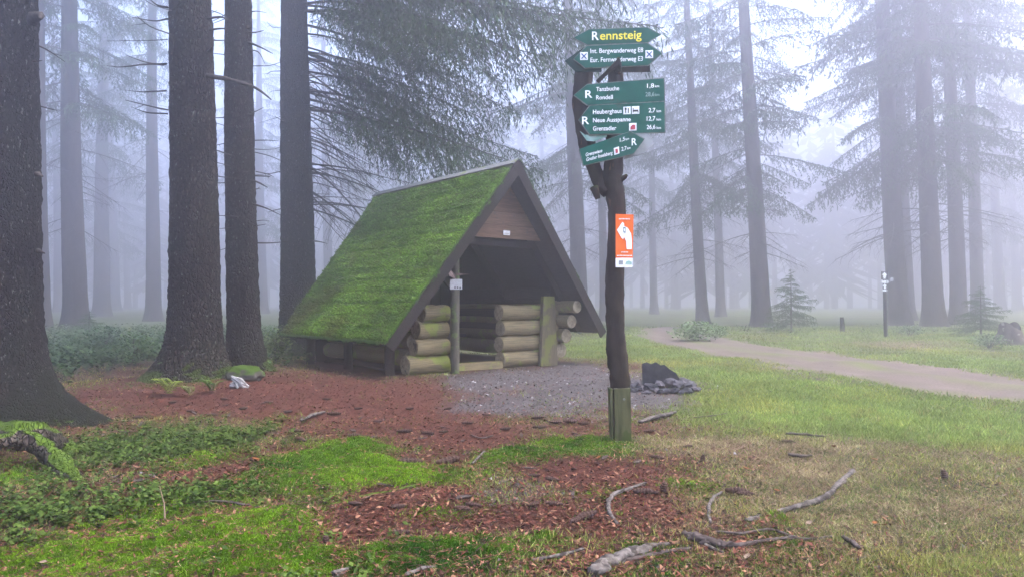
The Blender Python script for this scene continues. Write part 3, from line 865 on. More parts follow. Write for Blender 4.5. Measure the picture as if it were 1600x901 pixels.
# T4 carries the drooping boughs that hang over the shelter
rng4 = np.random.default_rng(44)
parts = []
for k in range(44):
    z = 5.0 + 5.4 * (k / 44) ** 0.9
    az = rng4.uniform(-0.30, 0.75) if z < 7 else rng4.uniform(-0.6, 0.8)
    b = FINEB[rng4.integers(3)]
    parts.append(place(b, az, rng4.normal() * 0.12 - 0.05, rng4.uniform(0.75, 1.12), (0.1, 0, z + rng4.normal() * 0.15)))
for k in range(9):
    parts.append(place(FINEB[rng4.integers(1, 3)], rng4.uniform(-0.35, 0.30), rng4.normal() * 0.08 + 0.02, rng4.uniform(1.25, 1.6), (0.1, 0, 7.2 + 2.6 * k / 9)))
for k in range(70):
    z = 9.5 + 10 * (k / 70)
    f = 1 - k / 75
    parts.append(place(FARB[rng4.integers(4)], rng4.random() * 6.28, 0.1, 0.25 + 0.85 * f, (0, 0, z)))
V, F_, m_, c_ = assemble(parts)
link('crown', tri_mesh('crown_drooping', V, F_, [M['needles'], M['twig']], c_, midx=m_), T4)
parts = [place(DEADB[rng4.integers(2)], rng4.uniform(-0.5, 1.2), rng4.normal() * 0.2 - 0.1, rng4.uniform(0.7, 1.4), (0.2, 0, 3.0 + 3.4 * rng4.random())) for k in range(46)]
V, F_, m_, c_ = assemble(parts)
link('dead_twigs', tri_mesh('dead_twigs_drooping', V, F_, M['twig']), T4)['kind'] = 'stuff'

# the other trunks that can be told apart
G_L = 'pale spruces in the fog on the left'
G_R = 'spruces beyond the dirt track'
for px, Y, d, cr, ln, lab, g in [
    (66, 17.0, 0.42, 'high', 1.6, 'grey trunk peeking out right behind the huge left-edge spruce', G_L),
    (120, 20.0, 0.66, 'mid', 2.4, 'hazy grey spruce between the left-edge trunk and the lichen-specked one', G_L),
    (240, 26.0, 0.55, 'high', 0.6, 'faint spruce just left of the lichen-specked trunk', G_L),
    (906, 21.0, 0.52, 'low', 1.8, 'misty spruce rising behind the right roof edge of the shelter', G_R),
    (944, 26.0, 0.34, 'mid', 1.0, 'thin misty trunk just left of the signpost', G_R),
    (1022, 36.0, 0.50, 'mid', 0.8, 'very faint trunk just right of the orange sign', G_R),
    (1098, 25.0, 0.52, 'low', 2.6, 'leaning misty spruce above the leafy bush by the grass', G_R),
    (1126, 31.0, 0.50, 'mid', 1.4, 'fainter thin spruce between two leaning ones in mid-clearing', G_R),
    (1190, 21.5, 0.70, 'low', 2.6, 'stout misty spruce beside the young conifer by the track', G_R),
    (1404, 18.0, 0.64, 'low', 2.2, 'tall spruce trunk right behind the small white arrow signs', G_R),
    (1418, 23.0, 0.56, 'high', 1.6, 'paler trunk half hidden behind the one with arrow signs', G_R),
    (1458, 17.0, 0.58, 'low', 1.4, 'darkest trunk of the group right of the arrow signs', G_R),
    (1498, 18.5, 0.50, 'low', 1.4, 'spruce trunk between the darkest trunk and the paler one by the stump', G_R),
    (1528, 21.5, 0.48, 'mid', 1.2, 'paler spruce trunk behind the small dark conifer near the stump', G_R)]:
    K = (1.72 if px > 1300 else 1.35 if px in (1098, 1190, 120) else 1.5)
    tree(px, Y * K, d * (0.74 if px > 1000 else 0.9), lab, cr, ln, g).scale = (K, K, K)

# fainter rows further back that dissolve in the fog
G_F = 'faint spruce rows deep in the fog'
rf = np.random.default_rng(91)
far_px = [(92, 66), (160, 48), (180, 74), (200, 95), (410, 58), (515, 60), (560, 84), (620, 72), (700, 88), (770, 66), (850, 90), (-40, 60), (-90, 44),
          (1055, 95), (1150, 110), (1300, 130), (1436, 90), (1562, 62), (1590, 80), (1640, 56), (1690, 64)]
FAR_LABEL = {92: 'faint far spruce close left of the hazy grey spruce at left', 160: 'faint far spruce just right of the hazy grey spruce at left', 180: 'second faint far spruce right of the hazy grey spruce at left',
             200: 'faintest far spruce midway between the hazy grey spruce and the lichen-specked trunk', 410: 'faint far spruce in the gap right of the slim dark spruce',
             515: 'faint far spruce behind the dead twigs right of the straight trunk', 560: 'faint far spruce just left of the lower end of the roof ridge', 850: 'faint far spruce right of the roof peak in the fog',
             1055: 'very faint far spruce left of the leaning misty spruce above the bush', 1150: 'very faint far spruce just left of the stout misty spruce', 1300: 'very faint far spruce above the short dark marker post',
             1436: 'faint far spruce between the arrow-sign trunk and the darkest trunk', 1562: 'faint far spruce left of the tree stump', 1590: 'faint far spruce right above the tree stump'}
def far_label(px):
    if px in FAR_LABEL: return FAR_LABEL[px]
    return 'faint far spruce whose boughs show beyond the frame edge trunks' if px < 0 or px > 1600 else 'faint far spruce hidden behind the boughs over the roof'
for k, (px, Yf) in enumerate(far_px):
    t_ = tree(px, Yf, float(rf.uniform(0.42, 0.6)), far_label(px), ('low', 'mid')[k % 2] if px < 900 else ('mid', 'low', 'mid', 'high')[k % 4], float(rf.uniform(0.2, 2.0)), 'faint far spruces in the fog', dead=False, name='distant_spruce')
    t_.scale = (1.7, 1.7, 1.7)

# wood added behind everything to block the bright horizon sky, too far off to tell its trees apart
rw = np.random.default_rng(77)
VW, FW, CW, MW = [], [], [], []
nv_ = 0
for k in range(110):
    a = -0.95 + 1.9 * (k + rw.random() * 0.8) / 110; D = rw.uniform(105, 150); H_ = rw.uniform(24, 37); zb = rw.uniform(3, 9)
    bx_, by_ = D * math.sin(a), D * math.cos(a); bz_ = float(hgt(bx_, by_))
    r_ = rw.uniform(0.3, 0.5); an = np.arange(6) * math.pi / 3
    for z_, q_ in ((-0.5, 1.0), (H_, 0.1)):
        VW.append(np.stack([bx_ + np.cos(an) * r_ * q_, by_ + np.sin(an) * r_ * q_, np.full(6, bz_ + z_)], -1))
    FW.append(np.array([[nv_ + i, nv_ + (i + 1) % 6, nv_ + 6 + (i + 1) % 6, nv_ + 6 + i] for i in range(6)])); MW.append(np.ones(6, int)); CW.append(np.full((12, 3), 0.05)); nv_ += 12
    n_ = 170
    t_ = rw.random(n_) ** 1.2; az_ = rw.random(n_) * 6.28; L_ = (H_ - zb) * 0.20 * (1 - t_) ** 0.8 + 0.3
    d_ = np.stack([np.cos(az_), np.sin(az_), -0.35 - 0.2 * rw.random(n_)], -1); s_ = np.stack([-np.sin(az_), np.cos(az_), 0.3 * rw.normal(size=n_)], -1)
    P0 = np.array([bx_, by_, bz_]) + np.stack([0 * t_, 0 * t_, zb + (H_ - zb) * t_], -1)
    w_ = (0.35 + 0.35 * rw.random(n_))[:, None]
    VW.append(np.stack([P0, P0 + d_ * L_[:, None] * 0.6 + s_ * w_, P0 + d_ * L_[:, None], P0 + d_ * L_[:, None] * 0.6 - s_ * w_], 1).reshape(-1, 3))
    FW.append(np.arange(4 * n_).reshape(-1, 4) + nv_); MW.append(np.zeros(n_, int)); CW.append(np.tile(np.array([0.03, 0.05, 0.025]), (4 * n_, 1))); nv_ += 4 * n_
tag(link('far_wood', tri_mesh('far_wood', np.concatenate(VW), np.concatenate(FW), [M['needles'], M['far_bark']], np.concatenate(CW), midx=np.concatenate(MW))), 'added far spruce wood that blocks the horizon sky and dissolves into the fog', 'wood', kind='stuff')

# young conifers
YOUNG = []
def young_spruce(px, Y, h, label, seed, wide=0.42):
    p = onground(px, Y); e = empty('young_spruce', p, label, 'young tree')
    MB().tube([(0, 0, -0.05), (0, 0, h * 0.5), (0, 0, h)], [0.035, 0.02, 0.005], 7).build('trunk', M['twig'], e, origin=(0, 0, 0))
    if YOUNG:
        c = link('crown', YOUNG[0][0], e); k = h / YOUNG[0][1]; w = k * wide / YOUNG[0][2]; c.scale = (w, w, k); c.rotation_euler = (0, 0, seed)
        return e
    rng = np.random.default_rng(seed); parts = []
    z = 0.12 * h
    while z < h * 0.97:
        f = 1 - z / h
        for k in range(5):
            b = FARB[rng.integers(2)] if h > 1.6 else FARB[0]
            L = h * wide * (0.08 + f ** 0.9) * rng.uniform(0.45, 1.25)
            parts.append(place(b, rng.random() * 6.28, 0.30 + rng.normal() * 0.2, L / b[0][:, 0].max(), (0, 0, z)))
        z += h * 0.045 * rng.uniform(0.6, 1.4)
    V, F_, m_, c_ = assemble(parts)
    YOUNG.append((tri_mesh('young_crown', V, F_, [M['needles'], M['twig']], c_ * 1.3, midx=m_), h, wide))
    link('crown', YOUNG[0][0], e)
    return e
young_spruce(1236, 24.0, 2.1, 'pale green young conifer standing beside the stout misty trunk', 5, 0.45)
young_spruce(1532, 21.0, 1.45, 'small dark young conifer in front of the trunks near the stump', 6, 0.6)
young_spruce(140, 21.5, 0.75, 'low young conifer at the foot of the hazy left trunk', 8, 0.8)
# ------------------------------------------------------------------ the log shelter (local x to the right of the front, y to the back)
HX, HY, YAW = -0.054, 11.11, 0.694
HZ = 0.123
hut = empty('log_shelter', (HX, HY, HZ), 'open log shelter with steep moss covered roof down to the ground', 'shelter', rz=YAW)
W2, ZE, ZER, ZR, LEN = 2.117, 0.618 - HZ, 0.69 - HZ, 3.31 - HZ, 3.62
FRX, BKX = -0.21, 4.05              # ridge ends (y)
def hp(x, y, z): return Vector((x, y, z))
M['log'] = surf('weathered_log', (0.10, 0.082, 0.046), (0.25, 0.205, 0.110), 9, (0.4, 6, 6), 0.9, 0.9, 0.012, spots=((0.19, 0.22, 0.05), 3.5, 0.55), lo=0.3, hi=0.7)
M['log_end'] = surf('log_end', (0.17, 0.14, 0.09), (0.34, 0.285, 0.185), 22, rough=0.9, bmp=0.3, spots=((0.06, 0.05, 0.04), 7, 0.62))
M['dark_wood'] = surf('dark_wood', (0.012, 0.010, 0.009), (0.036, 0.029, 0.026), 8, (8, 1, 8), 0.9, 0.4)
M['gable'] = surf('gable_board', (0.10, 0.060, 0.040), (0.19, 0.122, 0.082), 5, (1, 8, 14), 0.85, 0.4, spots=((0.10, 0.08, 0.065), 9, 0.62))
M['plank_moss'] = surf('mossy_plank', (0.075, 0.06, 0.04), (0.14, 0.115, 0.075), 6, (6, 6, 1), 0.9, 0.4, spots=((0.14, 0.15, 0.04), 3.0, 0.50))
M['ridge'] = surf('ridge_board', (0.10, 0.105, 0.105), (0.20, 0.205, 0.205), 12, (6, 1, 1), 0.8, 0.2, spots=((0.12, 0.15, 0.06), 6, 0.6))
M['shingle'] = surf('roof_course', (0.05, 0.045, 0.03), (0.11, 0.10, 0.05), 9, rough=0.95, bmp=0.4, moss=(0.07, 0.13, 0.02))
M['plate'] = plain('white_plate', (0.62, 0.63, 0.63), 0.5)
M['black'] = plain('black_print', (0.03, 0.03, 0.03), 0.6)

def hbuild(mb, name, mat, parent=None, smooth=False):
    return mb.build(name, mat, parent or hut, smooth, origin=(0, 0, 0))

def roof_pt(side, u, v, lift=0.0):
    """u 0 front..1 back, v 0 eave..1 ridge"""
    ze = ZE if side < 0 else ZER
    y0 = 0 + FRX * v; y1 = LEN + (BKX - LEN) * v
    n = Vector((side * (ZR - ze), 0, W2)).normalized()
    return Vector((side * W2 * (1 - v), y0 + (y1 - y0) * u, ze + (ZR - ze) * v)) + n * lift

for side in (-1, 1):
    deck = MB().prism([roof_pt(side, 0, 0, -0.05), roof_pt(side, 1, 0, -0.05), roof_pt(side, 1, 1, -0.05), roof_pt(side, 0, 1, -0.05)], roof_pt(side, 0, 0, 0.0) - roof_pt(side, 0, 0, -0.045))
    ro = hbuild(deck, 'roof', M['dark_wood'])
    NC = 15
    for c in range(NC):
        v0, v1 = c / NC - (0.004 if c == 0 else 0.012), min(1.0, (c + 1) / NC)
        mb = MB()
        lo_, hi_ = 0.030, 0.006
        P = [roof_pt(side, -0.004, v0, lo_ - 0.022), roof_pt(side, 1.004, v0, lo_ - 0.022), roof_pt(side, 1.004, v1, hi_ - 0.006), roof_pt(side, -0.004, v1, hi_ - 0.006)]
        Q = [roof_pt(side, -0.004, v0, lo_), roof_pt(side, 1.004, v0, lo_), roof_pt(side, 1.004, v1, hi_ + 0.004), roof_pt(side, -0.004, v1, hi_ + 0.004)]
        mb.add(P + Q, [(0, 1, 2, 3), (4, 5, 6, 7), (0, 1, 5, 4), (1, 2, 6, 5), (2, 3, 7, 6), (3, 0, 4, 7)])
        hbuild(mb, 'roof_course', M['shingle'], ro)
    # barge board along the front slope
    a, b = roof_pt(side, 0, -0.01, -0.02), roof_pt(side, 0, 1.0, -0.02)
    n = Vector((side * (ZR - ZE), 0, W2)).normalized()
    MBb = MB().prism([a + n * 0.045, b + n * 0.045, b - n * 0.11, a - n * 0.11], (0, -0.035, 0))
    hbuild(MBb, 'barge_board', M['dark_wood'])
    # rafters
    for u in (0.12, 0.5, 0.9):
        a, b = roof_pt(side, u, 0.03, -0.055), roof_pt(side, u, 0.97, -0.055)
        hbuild(MB().prism([a, b, b - n * 0.12, a - n * 0.12], (0, 0.08, 0)), 'rafter', M['dark_wood'])
# ridge cap: two boards meeting over the ridge
rc = MB()
for side in (-1, 1):
    v = 0.968
    a, b = roof_pt(side, -0.012, v, 0.055), roof_pt(side, 1.01, v, 0.055)
    c, d = roof_pt(side, 1.01, 1.0, 0.055), roof_pt(side, -0.012, 1.0, 0.055)
    c.x = side * 0.002; d.x = side * 0.002
    n = Vector((side * (ZR - ZE), 0, W2)).normalized()
    rc.prism([a, b, c, d], n * 0.018)
hbuild(rc, 'ridge_cap', M['ridge'])

# moss: a lumpy sheet on each slope with short tufts
for side in (-1, 1):
    nu, nv = (150, 150) if side < 0 else (50, 50)
    U, Vv = np.meshgrid(np.linspace(0.004, 0.996, nu), np.linspace(0.0, 0.955, nv))
    base = np.array([[roof_pt(side, u, v) for u in np.linspace(0.004, 0.996, nu)] for v in np.linspace(0.0, 0.955, nv)])
    nrm = np.array(Vector((side * (ZR - ZE), 0, W2)).normalized())
    sx, sy = U * 3.6, Vv * 3.4
    row = (Vv * 15) % 1.0
    lift = 0.040 + 0.030 * fbm(sx * 3.5, sy * 7, None, 7, 3) + 0.024 * fbm(sx * 10, sy * 20, None, 8, 2) + 0.020 * (1 - row) - 0.020 * np.exp(-((row - 0.97) / 0.05) ** 2)
    edge = np.minimum(np.minimum(U, 1 - U) * 3.6, np.minimum(Vv, 0.97 - Vv) * 3.4)
    lift = lift * ss(0, 0.06, edge) + 0.006 * (1 - ss(0, 0.06, edge))
    P = base + lift[..., None] * nrm
    tone = np.clip(0.5 + 0.55 * fbm(sx * 1.4 + sy * 0.5, sy * 2.6, None, 31, 3) + 0.25 * fbm(sx * 7, sy * 11, None, 33, 2), 0, 1)
    dry = np.clip(1.5 * fbm(sx * 1.1 + 9, sy * 1.6, None, 35, 3) - 0.25 + 0.9 * np.exp(-((sx - 3.2) / 0.8) ** 2 - ((sy - 0.3) / 0.9) ** 2), 0, 0.75)
    col = (np.array([0.046, 0.108, 0.014])[None, None] * (1 - tone[..., None]) + np.array([0.185, 0.325, 0.032])[None, None] * tone[..., None])
    col = col * (1 - dry[..., None]) + np.array([0.085, 0.085, 0.025]) * dry[..., None]
    i = np.arange(nu * nv).reshape(nv, nu)
    Fq = np.stack([i[:-1, :-1], i[:-1, 1:], i[1:, 1:], i[1:, :-1]], -1).reshape(-1, 4)
    VV, FF, CC = P.reshape(-1, 3), np.concatenate([Fq[:, [0, 1, 2]], Fq[:, [0, 2, 3]]]), col.reshape(-1, 3)
    nt_ = 120000 if side < 0 else 8000
    ru, rv = RNG.random(nt_) * (nu - 1.01), RNG.random(nt_) * (nv - 1.01)
    a_, b_ = ru.astype(int), rv.astype(int); fu, fv = (ru - a_)[:, None], (rv - b_)[:, None]
    Q = (P[b_, a_] * (1 - fu) + P[b_, a_ + 1] * fu) * (1 - fv) + (P[b_ + 1, a_] * (1 - fu) + P[b_ + 1, a_ + 1] * fu) * fv
    qc = col[b_, a_] * (0.35 + 1.35 * RNG.random((nt_, 1)))
    h_ = (0.010 + 0.026 * RNG.random(nt_) ** 2)[:, None]
    w_ = RNG.normal(size=(nt_, 3)); w_ -= (w_ @ nrm)[:, None] * nrm; w_ /= np.linalg.norm(w_, axis=1)[:, None]
    tip = Q + nrm * h_ + w_[:, [1, 2, 0]] * h_ * 0.6 + np.array([0, 0, -0.3]) * h_
    tv = np.stack([Q - w_ * 0.009, Q + w_ * 0.009, tip], 1).reshape(-1, 3)
    FF = np.concatenate([FF, np.arange(3 * nt_).reshape(-1, 3) + len(VV)])
    VV = np.concatenate([VV, tv]); CC = np.concatenate([CC, np.repeat(qc, 3, 0)])
    # moss hanging ragged over the eave and the front edge
    ne = 5000
    on_eave = RNG.random(ne) < 0.5
    eu = np.where(on_eave, RNG.random(ne), 0.0); ev = np.where(on_eave, 0.0, RNG.random(ne) * 0.94)
    E0 = np.array([roof_pt(side, a, b) for a, b in zip(eu, ev)]) + nrm * (0.02 + 0.02 * RNG.random((ne, 1)))
    outd = np.where(on_eave[:, None], np.array([side * 0.6, 0, -1.0]), np.array([0, -1.0, -0.9]))
    clump = np.clip(0.5 + 1.0 * fbm(eu * 30 + ev * 17, ev * 25, None, 91, 2), 0.05, 1.3)
    el = (0.012 + 0.055 * RNG.random(ne) ** 2 * clump)[:, None]
    wv = np.where(on_eave[:, None], np.array([0, 1.0, 0]), np.array([0.6, 0, 0.8])) * (0.006 + 0.012 * RNG.random((ne, 1)))
    et = E0 + outd * el + RNG.normal(size=(ne, 3)) * 0.008
    ec = (np.array([0.05, 0.10, 0.014]) * (0.4 + 1.3 * RNG.random((ne, 1))))
    FF = np.concatenate([FF, np.arange(3 * ne).reshape(-1, 3) + len(VV)])
    VV = np.concatenate([VV, np.stack([E0 - wv, E0 + wv, et], 1).reshape(-1, 3)]); CC = np.concatenate([CC, np.repeat(ec, 3, 0)])
    # fallen needles and twigs caught in it
    nn = 7000 if side < 0 else 800
    ru, rv = RNG.random(nn) * (nu - 1.01), RNG.random(nn) * (nv - 1.01)
    Q = P[rv.astype(int), ru.astype(int)] + nrm * 0.016
    dd = RNG.normal(size=(nn, 3)); dd -= (dd @ nrm)[:, None] * nrm; dd /= np.linalg.norm(dd, axis=1)[:, None]
    ww = np.cross(dd, nrm); ln_ = (0.015 + 0.05 * RNG.random(nn) ** 3)[:, None]
    FF = np.concatenate([FF, np.arange(3 * nn).reshape(-1, 3) + len(VV)])
    VV = np.concatenate([VV, np.stack([Q - dd * ln_ + ww * 0.004, Q - dd * ln_ - ww * 0.004, Q + dd * ln_], 1).reshape(-1, 3)])
    CC = np.concatenate([CC, np.repeat(np.array([0.09, 0.05, 0.03]) * (0.4 + RNG.random((nn, 1))), 3, 0)])
    mo = link('roof_moss', tri_mesh('roof_moss', VV, FF, M['blade'], CC, smooth=False), hut)
    mo['kind'] = 'stuff'

# log walls
def log(p0, p1, r, name='log', parent=None, seed=0):
    p0, p1 = Vector(p0), Vector(p1)
    n = 9
    pts = [p0.lerp(p1, i / (n - 1)) + Vector((0, 0, 0.006 * math.sin(i * 1.7 + seed))) for i in range(n)]
    mb = MB().tube(pts, r, 18, wob=0.05, seed=seed, cap=False)
    o = hbuild(mb, name, M['log'], parent, smooth=True)
    d = (p1 - p0).normalized()
    for q, s_ in ((pts[0], -1), (pts[-1], 1)):
        e = MB().tube([q + d * s_ * 0.001, q + d * s_ * 0.008], [r * 0.985, r * 0.90], 18, wob=0.05, seed=seed)
        hbuild(e, 'log_end', M['log_end'], o)
    return o
RL = 0.133
WY = 0.55                          # front wall plane (y)
zl = [RL + 0.0 + k * 0.252 for k in range(4)]
x_left = [-1.50, -1.38, -1.32, -1.24]
for k in range(4):
    log((x_left[k], WY - 0.03 * (k % 2), zl[k]), (-0.80, WY - 0.03 * (k % 2), zl[k]), RL * (1.08 if k == 0 else 1.0 - 0.02 * k), seed=k)
    log((0.28 - 0.03 * (k % 2), WY, zl[k]), (1.46, WY, zl[k]), RL * (1.0 - 0.02 * k), seed=k + 10)
    # side walls running to the back; those on the right reach further forward the higher they lie
    log((1.52, WY - 0.12 - 0.13 * k, zl[k] + 0.10), (1.52, 3.45, zl[k] + 0.10), RL * (0.98 - 0.07 * k), seed=k + 20)
    if k < 3:
        log((-1.20 - 0.05 * (2 - k), WY + 0.16, zl[k] + 0.09), (-1.20 - 0.05 * (2 - k), 3.45, zl[k] + 0.09), RL * 0.97, seed=k + 30)
hbuild(MB().box((-0.26, WY, 0.06), (1.04, 0.20, 0.11), jitter=0.008), 'sill', M['log'])
# slanting plank post beside the right logs
hbuild(MB().prism([(0.98, WY - 0.21, 0.0), (1.36, WY - 0.21, 0.0), (1.29, WY - 0.21, 1.16), (1.04, WY - 0.21, 1.16)], (0, 0.07, 0)), 'post', M['plank_moss'])
hbuild(MB().box((-1.20, WY + 0.10, 1.15), (0.14, 0.12, 0.36)), 'post', M['dark_wood'])
# gable boards above the opening
GB = 2.17 - HZ
gy_ = 0.14
nb = 5
for k in range(nb):
    z0, z1 = GB + k * (ZR - 0.10 - GB) / nb, GB + (k + 1) * (ZR - 0.10 - GB) / nb - 0.006
    w0, w1 = W2 * (ZR - z0) / (ZR - ZE) - 0.10, max(0.02, W2 * (ZR - z1) / (ZR - ZE) - 0.10)
    off = 0.004 * (k % 2)
    hbuild(MB().prism([(-w0, gy_ - off, z0), (w0, gy_ - off, z0), (w1, gy_ - off, z1), (-w1, gy_ - off, z1)], (0, 0.03, 0)), 'gable_board', M['gable'])
sg = hbuild(MB().box((0.06, gy_ - 0.02, GB + 0.085), (0.13, 0.012, 0.07)), 'small_plate', M['plate'])
hbuild(MB().box((0.06, gy_ - 0.028, GB + 0.075), (0.09, 0.004, 0.012)), 'print', plain('pale_print', (0.35, 0.33, 0.3)), sg)
# tie beam, back wall, floor, bench
hbuild(MB().box((0, 0.30, GB - 0.06), (1.55, 0.10, 0.10)), 'tie_beam', M['dark_wood'])
for k in range(14):
    x0 = -1.54 + k * 0.22; xm = x0 + 0.11
    xa, xb = xm - 0.1065, xm + 0.1065
    za, zb = (ZR - 0.09 - (ZR - ZE) * abs(q) / W2 for q in (xa, xb))
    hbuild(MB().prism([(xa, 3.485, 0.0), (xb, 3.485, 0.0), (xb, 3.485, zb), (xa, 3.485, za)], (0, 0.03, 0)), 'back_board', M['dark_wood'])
for sx_ in (-1, 1):                 # boarding that closes the gap between side logs and roof
    for k in range(6 if sx_ < 0 else 4):
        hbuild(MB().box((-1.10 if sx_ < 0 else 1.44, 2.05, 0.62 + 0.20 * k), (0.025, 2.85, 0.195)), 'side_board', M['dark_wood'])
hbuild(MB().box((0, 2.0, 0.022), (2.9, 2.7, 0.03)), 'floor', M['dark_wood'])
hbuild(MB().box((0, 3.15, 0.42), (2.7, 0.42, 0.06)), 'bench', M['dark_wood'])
# posts and plinth stones under the left eave
for y_ in (0.62, 1.9, 3.3):
    hbuild(MB().tube([(-1.72, y_, -0.02), (-1.72, y_, 0.62)], 0.075, 10, wob=0.1, seed=int(y_ * 10)), 'eave_post', M['dark_wood'])

# ------------------------------------------------------------------ slim waymark pole in front of the shelter
pb = at(711, 583)
pole = empty('waymark_pole', pb, 'slim mossy pole with a white plate before the shelter opening', 'signpost')
Yp = pb.y
rp = 7.0 * Yp / F_PX
M['pole'] = surf('mossy_pole', (0.04, 0.036, 0.03), (0.10, 0.092, 0.07), 9, (3, 3, 0.6), 0.9, 0.5, spots=((0.10, 0.14, 0.05), 6, 0.55))
pts = [pb + Vector((0, 0, -0.05))] + [atY(711, y_, Yp) for y_ in (560, 520, 480, 450, 425, 402)]
MB().tube(catmull(pts, 3), rp, 12, wob=0.08, seed=4).build('pole', M['pole'], pole, smooth=True)
def quad_board(c4, Y, th, name, mat, parent, yaw_pts=None):
    P = [atY(a, b, Y if yaw_pts is None else yaw_pts[i]) for i, (a, b) in enumerate(c4)]
    return MB().prism(P, (0, th, 0)).build(name, mat, parent)
npl = quad_board([(703, 436), (722, 436), (722, 452), (703, 452)], Yp - rp - 0.02, 0.012, 'notice_plate', M['plate'], pole)
for a in ((711, 449), (715, 449), (719, 449.6)):
    MB().prism([atY(a[0] - 1.1, a[1] - 1.3, Yp - rp - 0.026), atY(a[0] + 1.2, a[1] - 1.3, Yp - rp - 0.026), atY(a[0] + 1.0, a[1] + 1.4, Yp - rp - 0.026), atY(a[0] - 1.2, a[1] + 1.4, Yp - rp - 0.026)], (0, 0.004, 0)).build('print', M['black'], npl)
M['brown_sign'] = surf('old_board', (0.16, 0.11, 0.10), (0.26, 0.19, 0.17), 12, rough=0.8, bmp=0.2)
MB().prism([atY(700, 420, Yp - 0.22), atY(703, 420, Yp - 0.1), atY(712, 430, Yp - rp), atY(712, 436, Yp - rp), atY(702, 431, Yp - 0.2)], (0, 0.02, 0)).build('arrow_board', M['brown_sign'], pole)
MB().prism([atY(712, 426.5, Yp - rp - 0.02), atY(724, 427, Yp - 0.12), atY(735, 428.3, Yp - 0.25), atY(724, 429.6, Yp - 0.12), atY(712, 430.5, Yp - rp - 0.02)], (0, 0.02, 0)).build('arrow_board', M['brown_sign'], pole)
# ------------------------------------------------------------------ the main signpost
sb = at(971, 690)
YS = sb.y
PXM = YS / F_PX                       # metres per photo pixel at the post
post = empty('trail_signpost', sb, 'tall forked tree-trunk signpost with green arrow boards and an orange sign', 'signpost')
M['post_bark'] = surf('post_bark', (0.010, 0.008, 0.007), (0.042, 0.032, 0.026), 11, (1, 1, 0.3), 0.9, 0.8, 0.012, spots=((0.10, 0.06, 0.035), 15, 0.66, (1, 1, 0.4)), moss=(0.05, 0.06, 0.02), mosslo=0.35, mosshi=0.9)
M['post_foot'] = surf('post_foot', (0.042, 0.046, 0.018), (0.105, 0.105, 0.050), 8, (3, 3, 0.5), 0.9, 0.5, 0.006, spots=((0.05, 0.07, 0.015), 4, 0.52))
M['green'] = surf('green_enamel', (0.004, 0.070, 0.048), (0.008, 0.092, 0.064), 7, rough=0.65, bmp=0.08, spec=0.08, spots=((0.03, 0.070, 0.050), 10, 0.62))
M['green_dark'] = surf('green_dark', (0.006, 0.026, 0.020), (0.010, 0.036, 0.028), 7, rough=0.5, bmp=0.05, spec=0.08)
M['sign_edge'] = surf('sign_edge', (0.10, 0.11, 0.10), (0.22, 0.23, 0.21), 14, rough=0.7, bmp=0.1)
M['white_letter'] = plain('white_letter', (0.80, 0.81, 0.81), 0.6, var=0.10)
M['yellow_letter'] = plain('yellow_letter', (0.78, 0.66, 0.04), 0.6, var=0.08)
M['blue_print'] = plain('blue_print', (0.03, 0.08, 0.22), 0.5)
M['red_print'] = plain('red_print', (0.40, 0.05, 0.07), 0.5)
M['faded_print'] = plain('faded_print', (0.24, 0.33, 0.30), 0.5)
M['orange'] = plain('orange_sheet', (0.78, 0.14, 0.018), 0.55, var=0.06)
M['grey_back'] = surf('grey_board_back', (0.20, 0.21, 0.21), (0.30, 0.31, 0.31), 9, rough=0.7, bmp=0.1)
M['pale_green'] = surf('bent_sheet', (0.10, 0.32, 0.24), (0.36, 0.50, 0.44), 14, rough=0.35, bmp=0.1)

def stem(pl, name, seed, n=5, parent=post, wob=0.13, seg=20, mat='post_bark', dy=0.0):
    P = [atY(a, b, YS + dy + (e[0] if e else 0)) for a, b, r, *e in pl]
    P = catmull(P, n); R_ = []
    rs = [x[2] * PXM * 0.86 for x in pl]
    for i in range(len(pl) - 1):
        R_ += [rs[i] + (rs[i + 1] - rs[i]) * k / n for k in range(n)]
    R_.append(rs[-1])
    return MB().tube(P, R_, seg, wob=wob, seed=seed, lump=3.5).build(name, M[mat], parent, smooth=True)
stem([(970, 609, 17.5), (968, 585, 18), (964, 555, 18.5), (962, 520, 17), (961, 480, 16.5), (961, 440, 17), (962, 400, 16.5), (964, 350, 16), (962, 310, 17), (957, 285, 19), (958, 262, 17), (961, 230, 16), (962, 180, 16), (962, 140, 15), (961, 100, 12), (960, 66, 7)], 'trunk', 1, 6)
stem([(950, 300, 12), (938, 288, 12, 0.02), (928, 262, 13, 0.03), (918, 230, 15, 0.03), (912, 190, 17, 0.03), (910, 150, 18, 0.03), (912, 115, 17, 0.03), (914, 84, 13, 0.03)], 'branch', 2, 6)
stem([(958, 286, 9), (974, 278, 5, -0.05), (979, 274, 3, -0.08)], 'stub', 3, 4, seg=8)
stem([(928, 292, 8, -0.02), (934, 310, 5, -0.03), (930, 305, 3, -0.03)], 'stub', 5, 3, seg=8)
# squared foot piece with a groove on the left and a bolt
def px_prism(pl, Y, th, name, mat, parent=post):
    return MB().prism([atY(a, b, Y) for a, b in pl], (0, th, 0)).build(name, M[mat] if isinstance(mat, str) else mat, parent)
px_prism([(960, 607), (985, 606), (987, 696), (961, 697)], YS - 0.10, 0.18, 'foot', 'post_foot')
px_prism([(953, 607), (957.5, 607), (958.5, 695), (956, 694)], YS - 0.085, 0.15, 'foot', 'post_foot')
px_prism([(957.4, 609), (960.1, 609), (961.1, 694), (958.4, 694)], YS - 0.04, 0.1, 'groove', 'post_bark')
bo = atY(975, 623, YS - 0.10)
MB().tube([bo, bo + Vector((0, -0.012, 0))], 0.010, 8).build('bolt', M['sign_edge'], post)

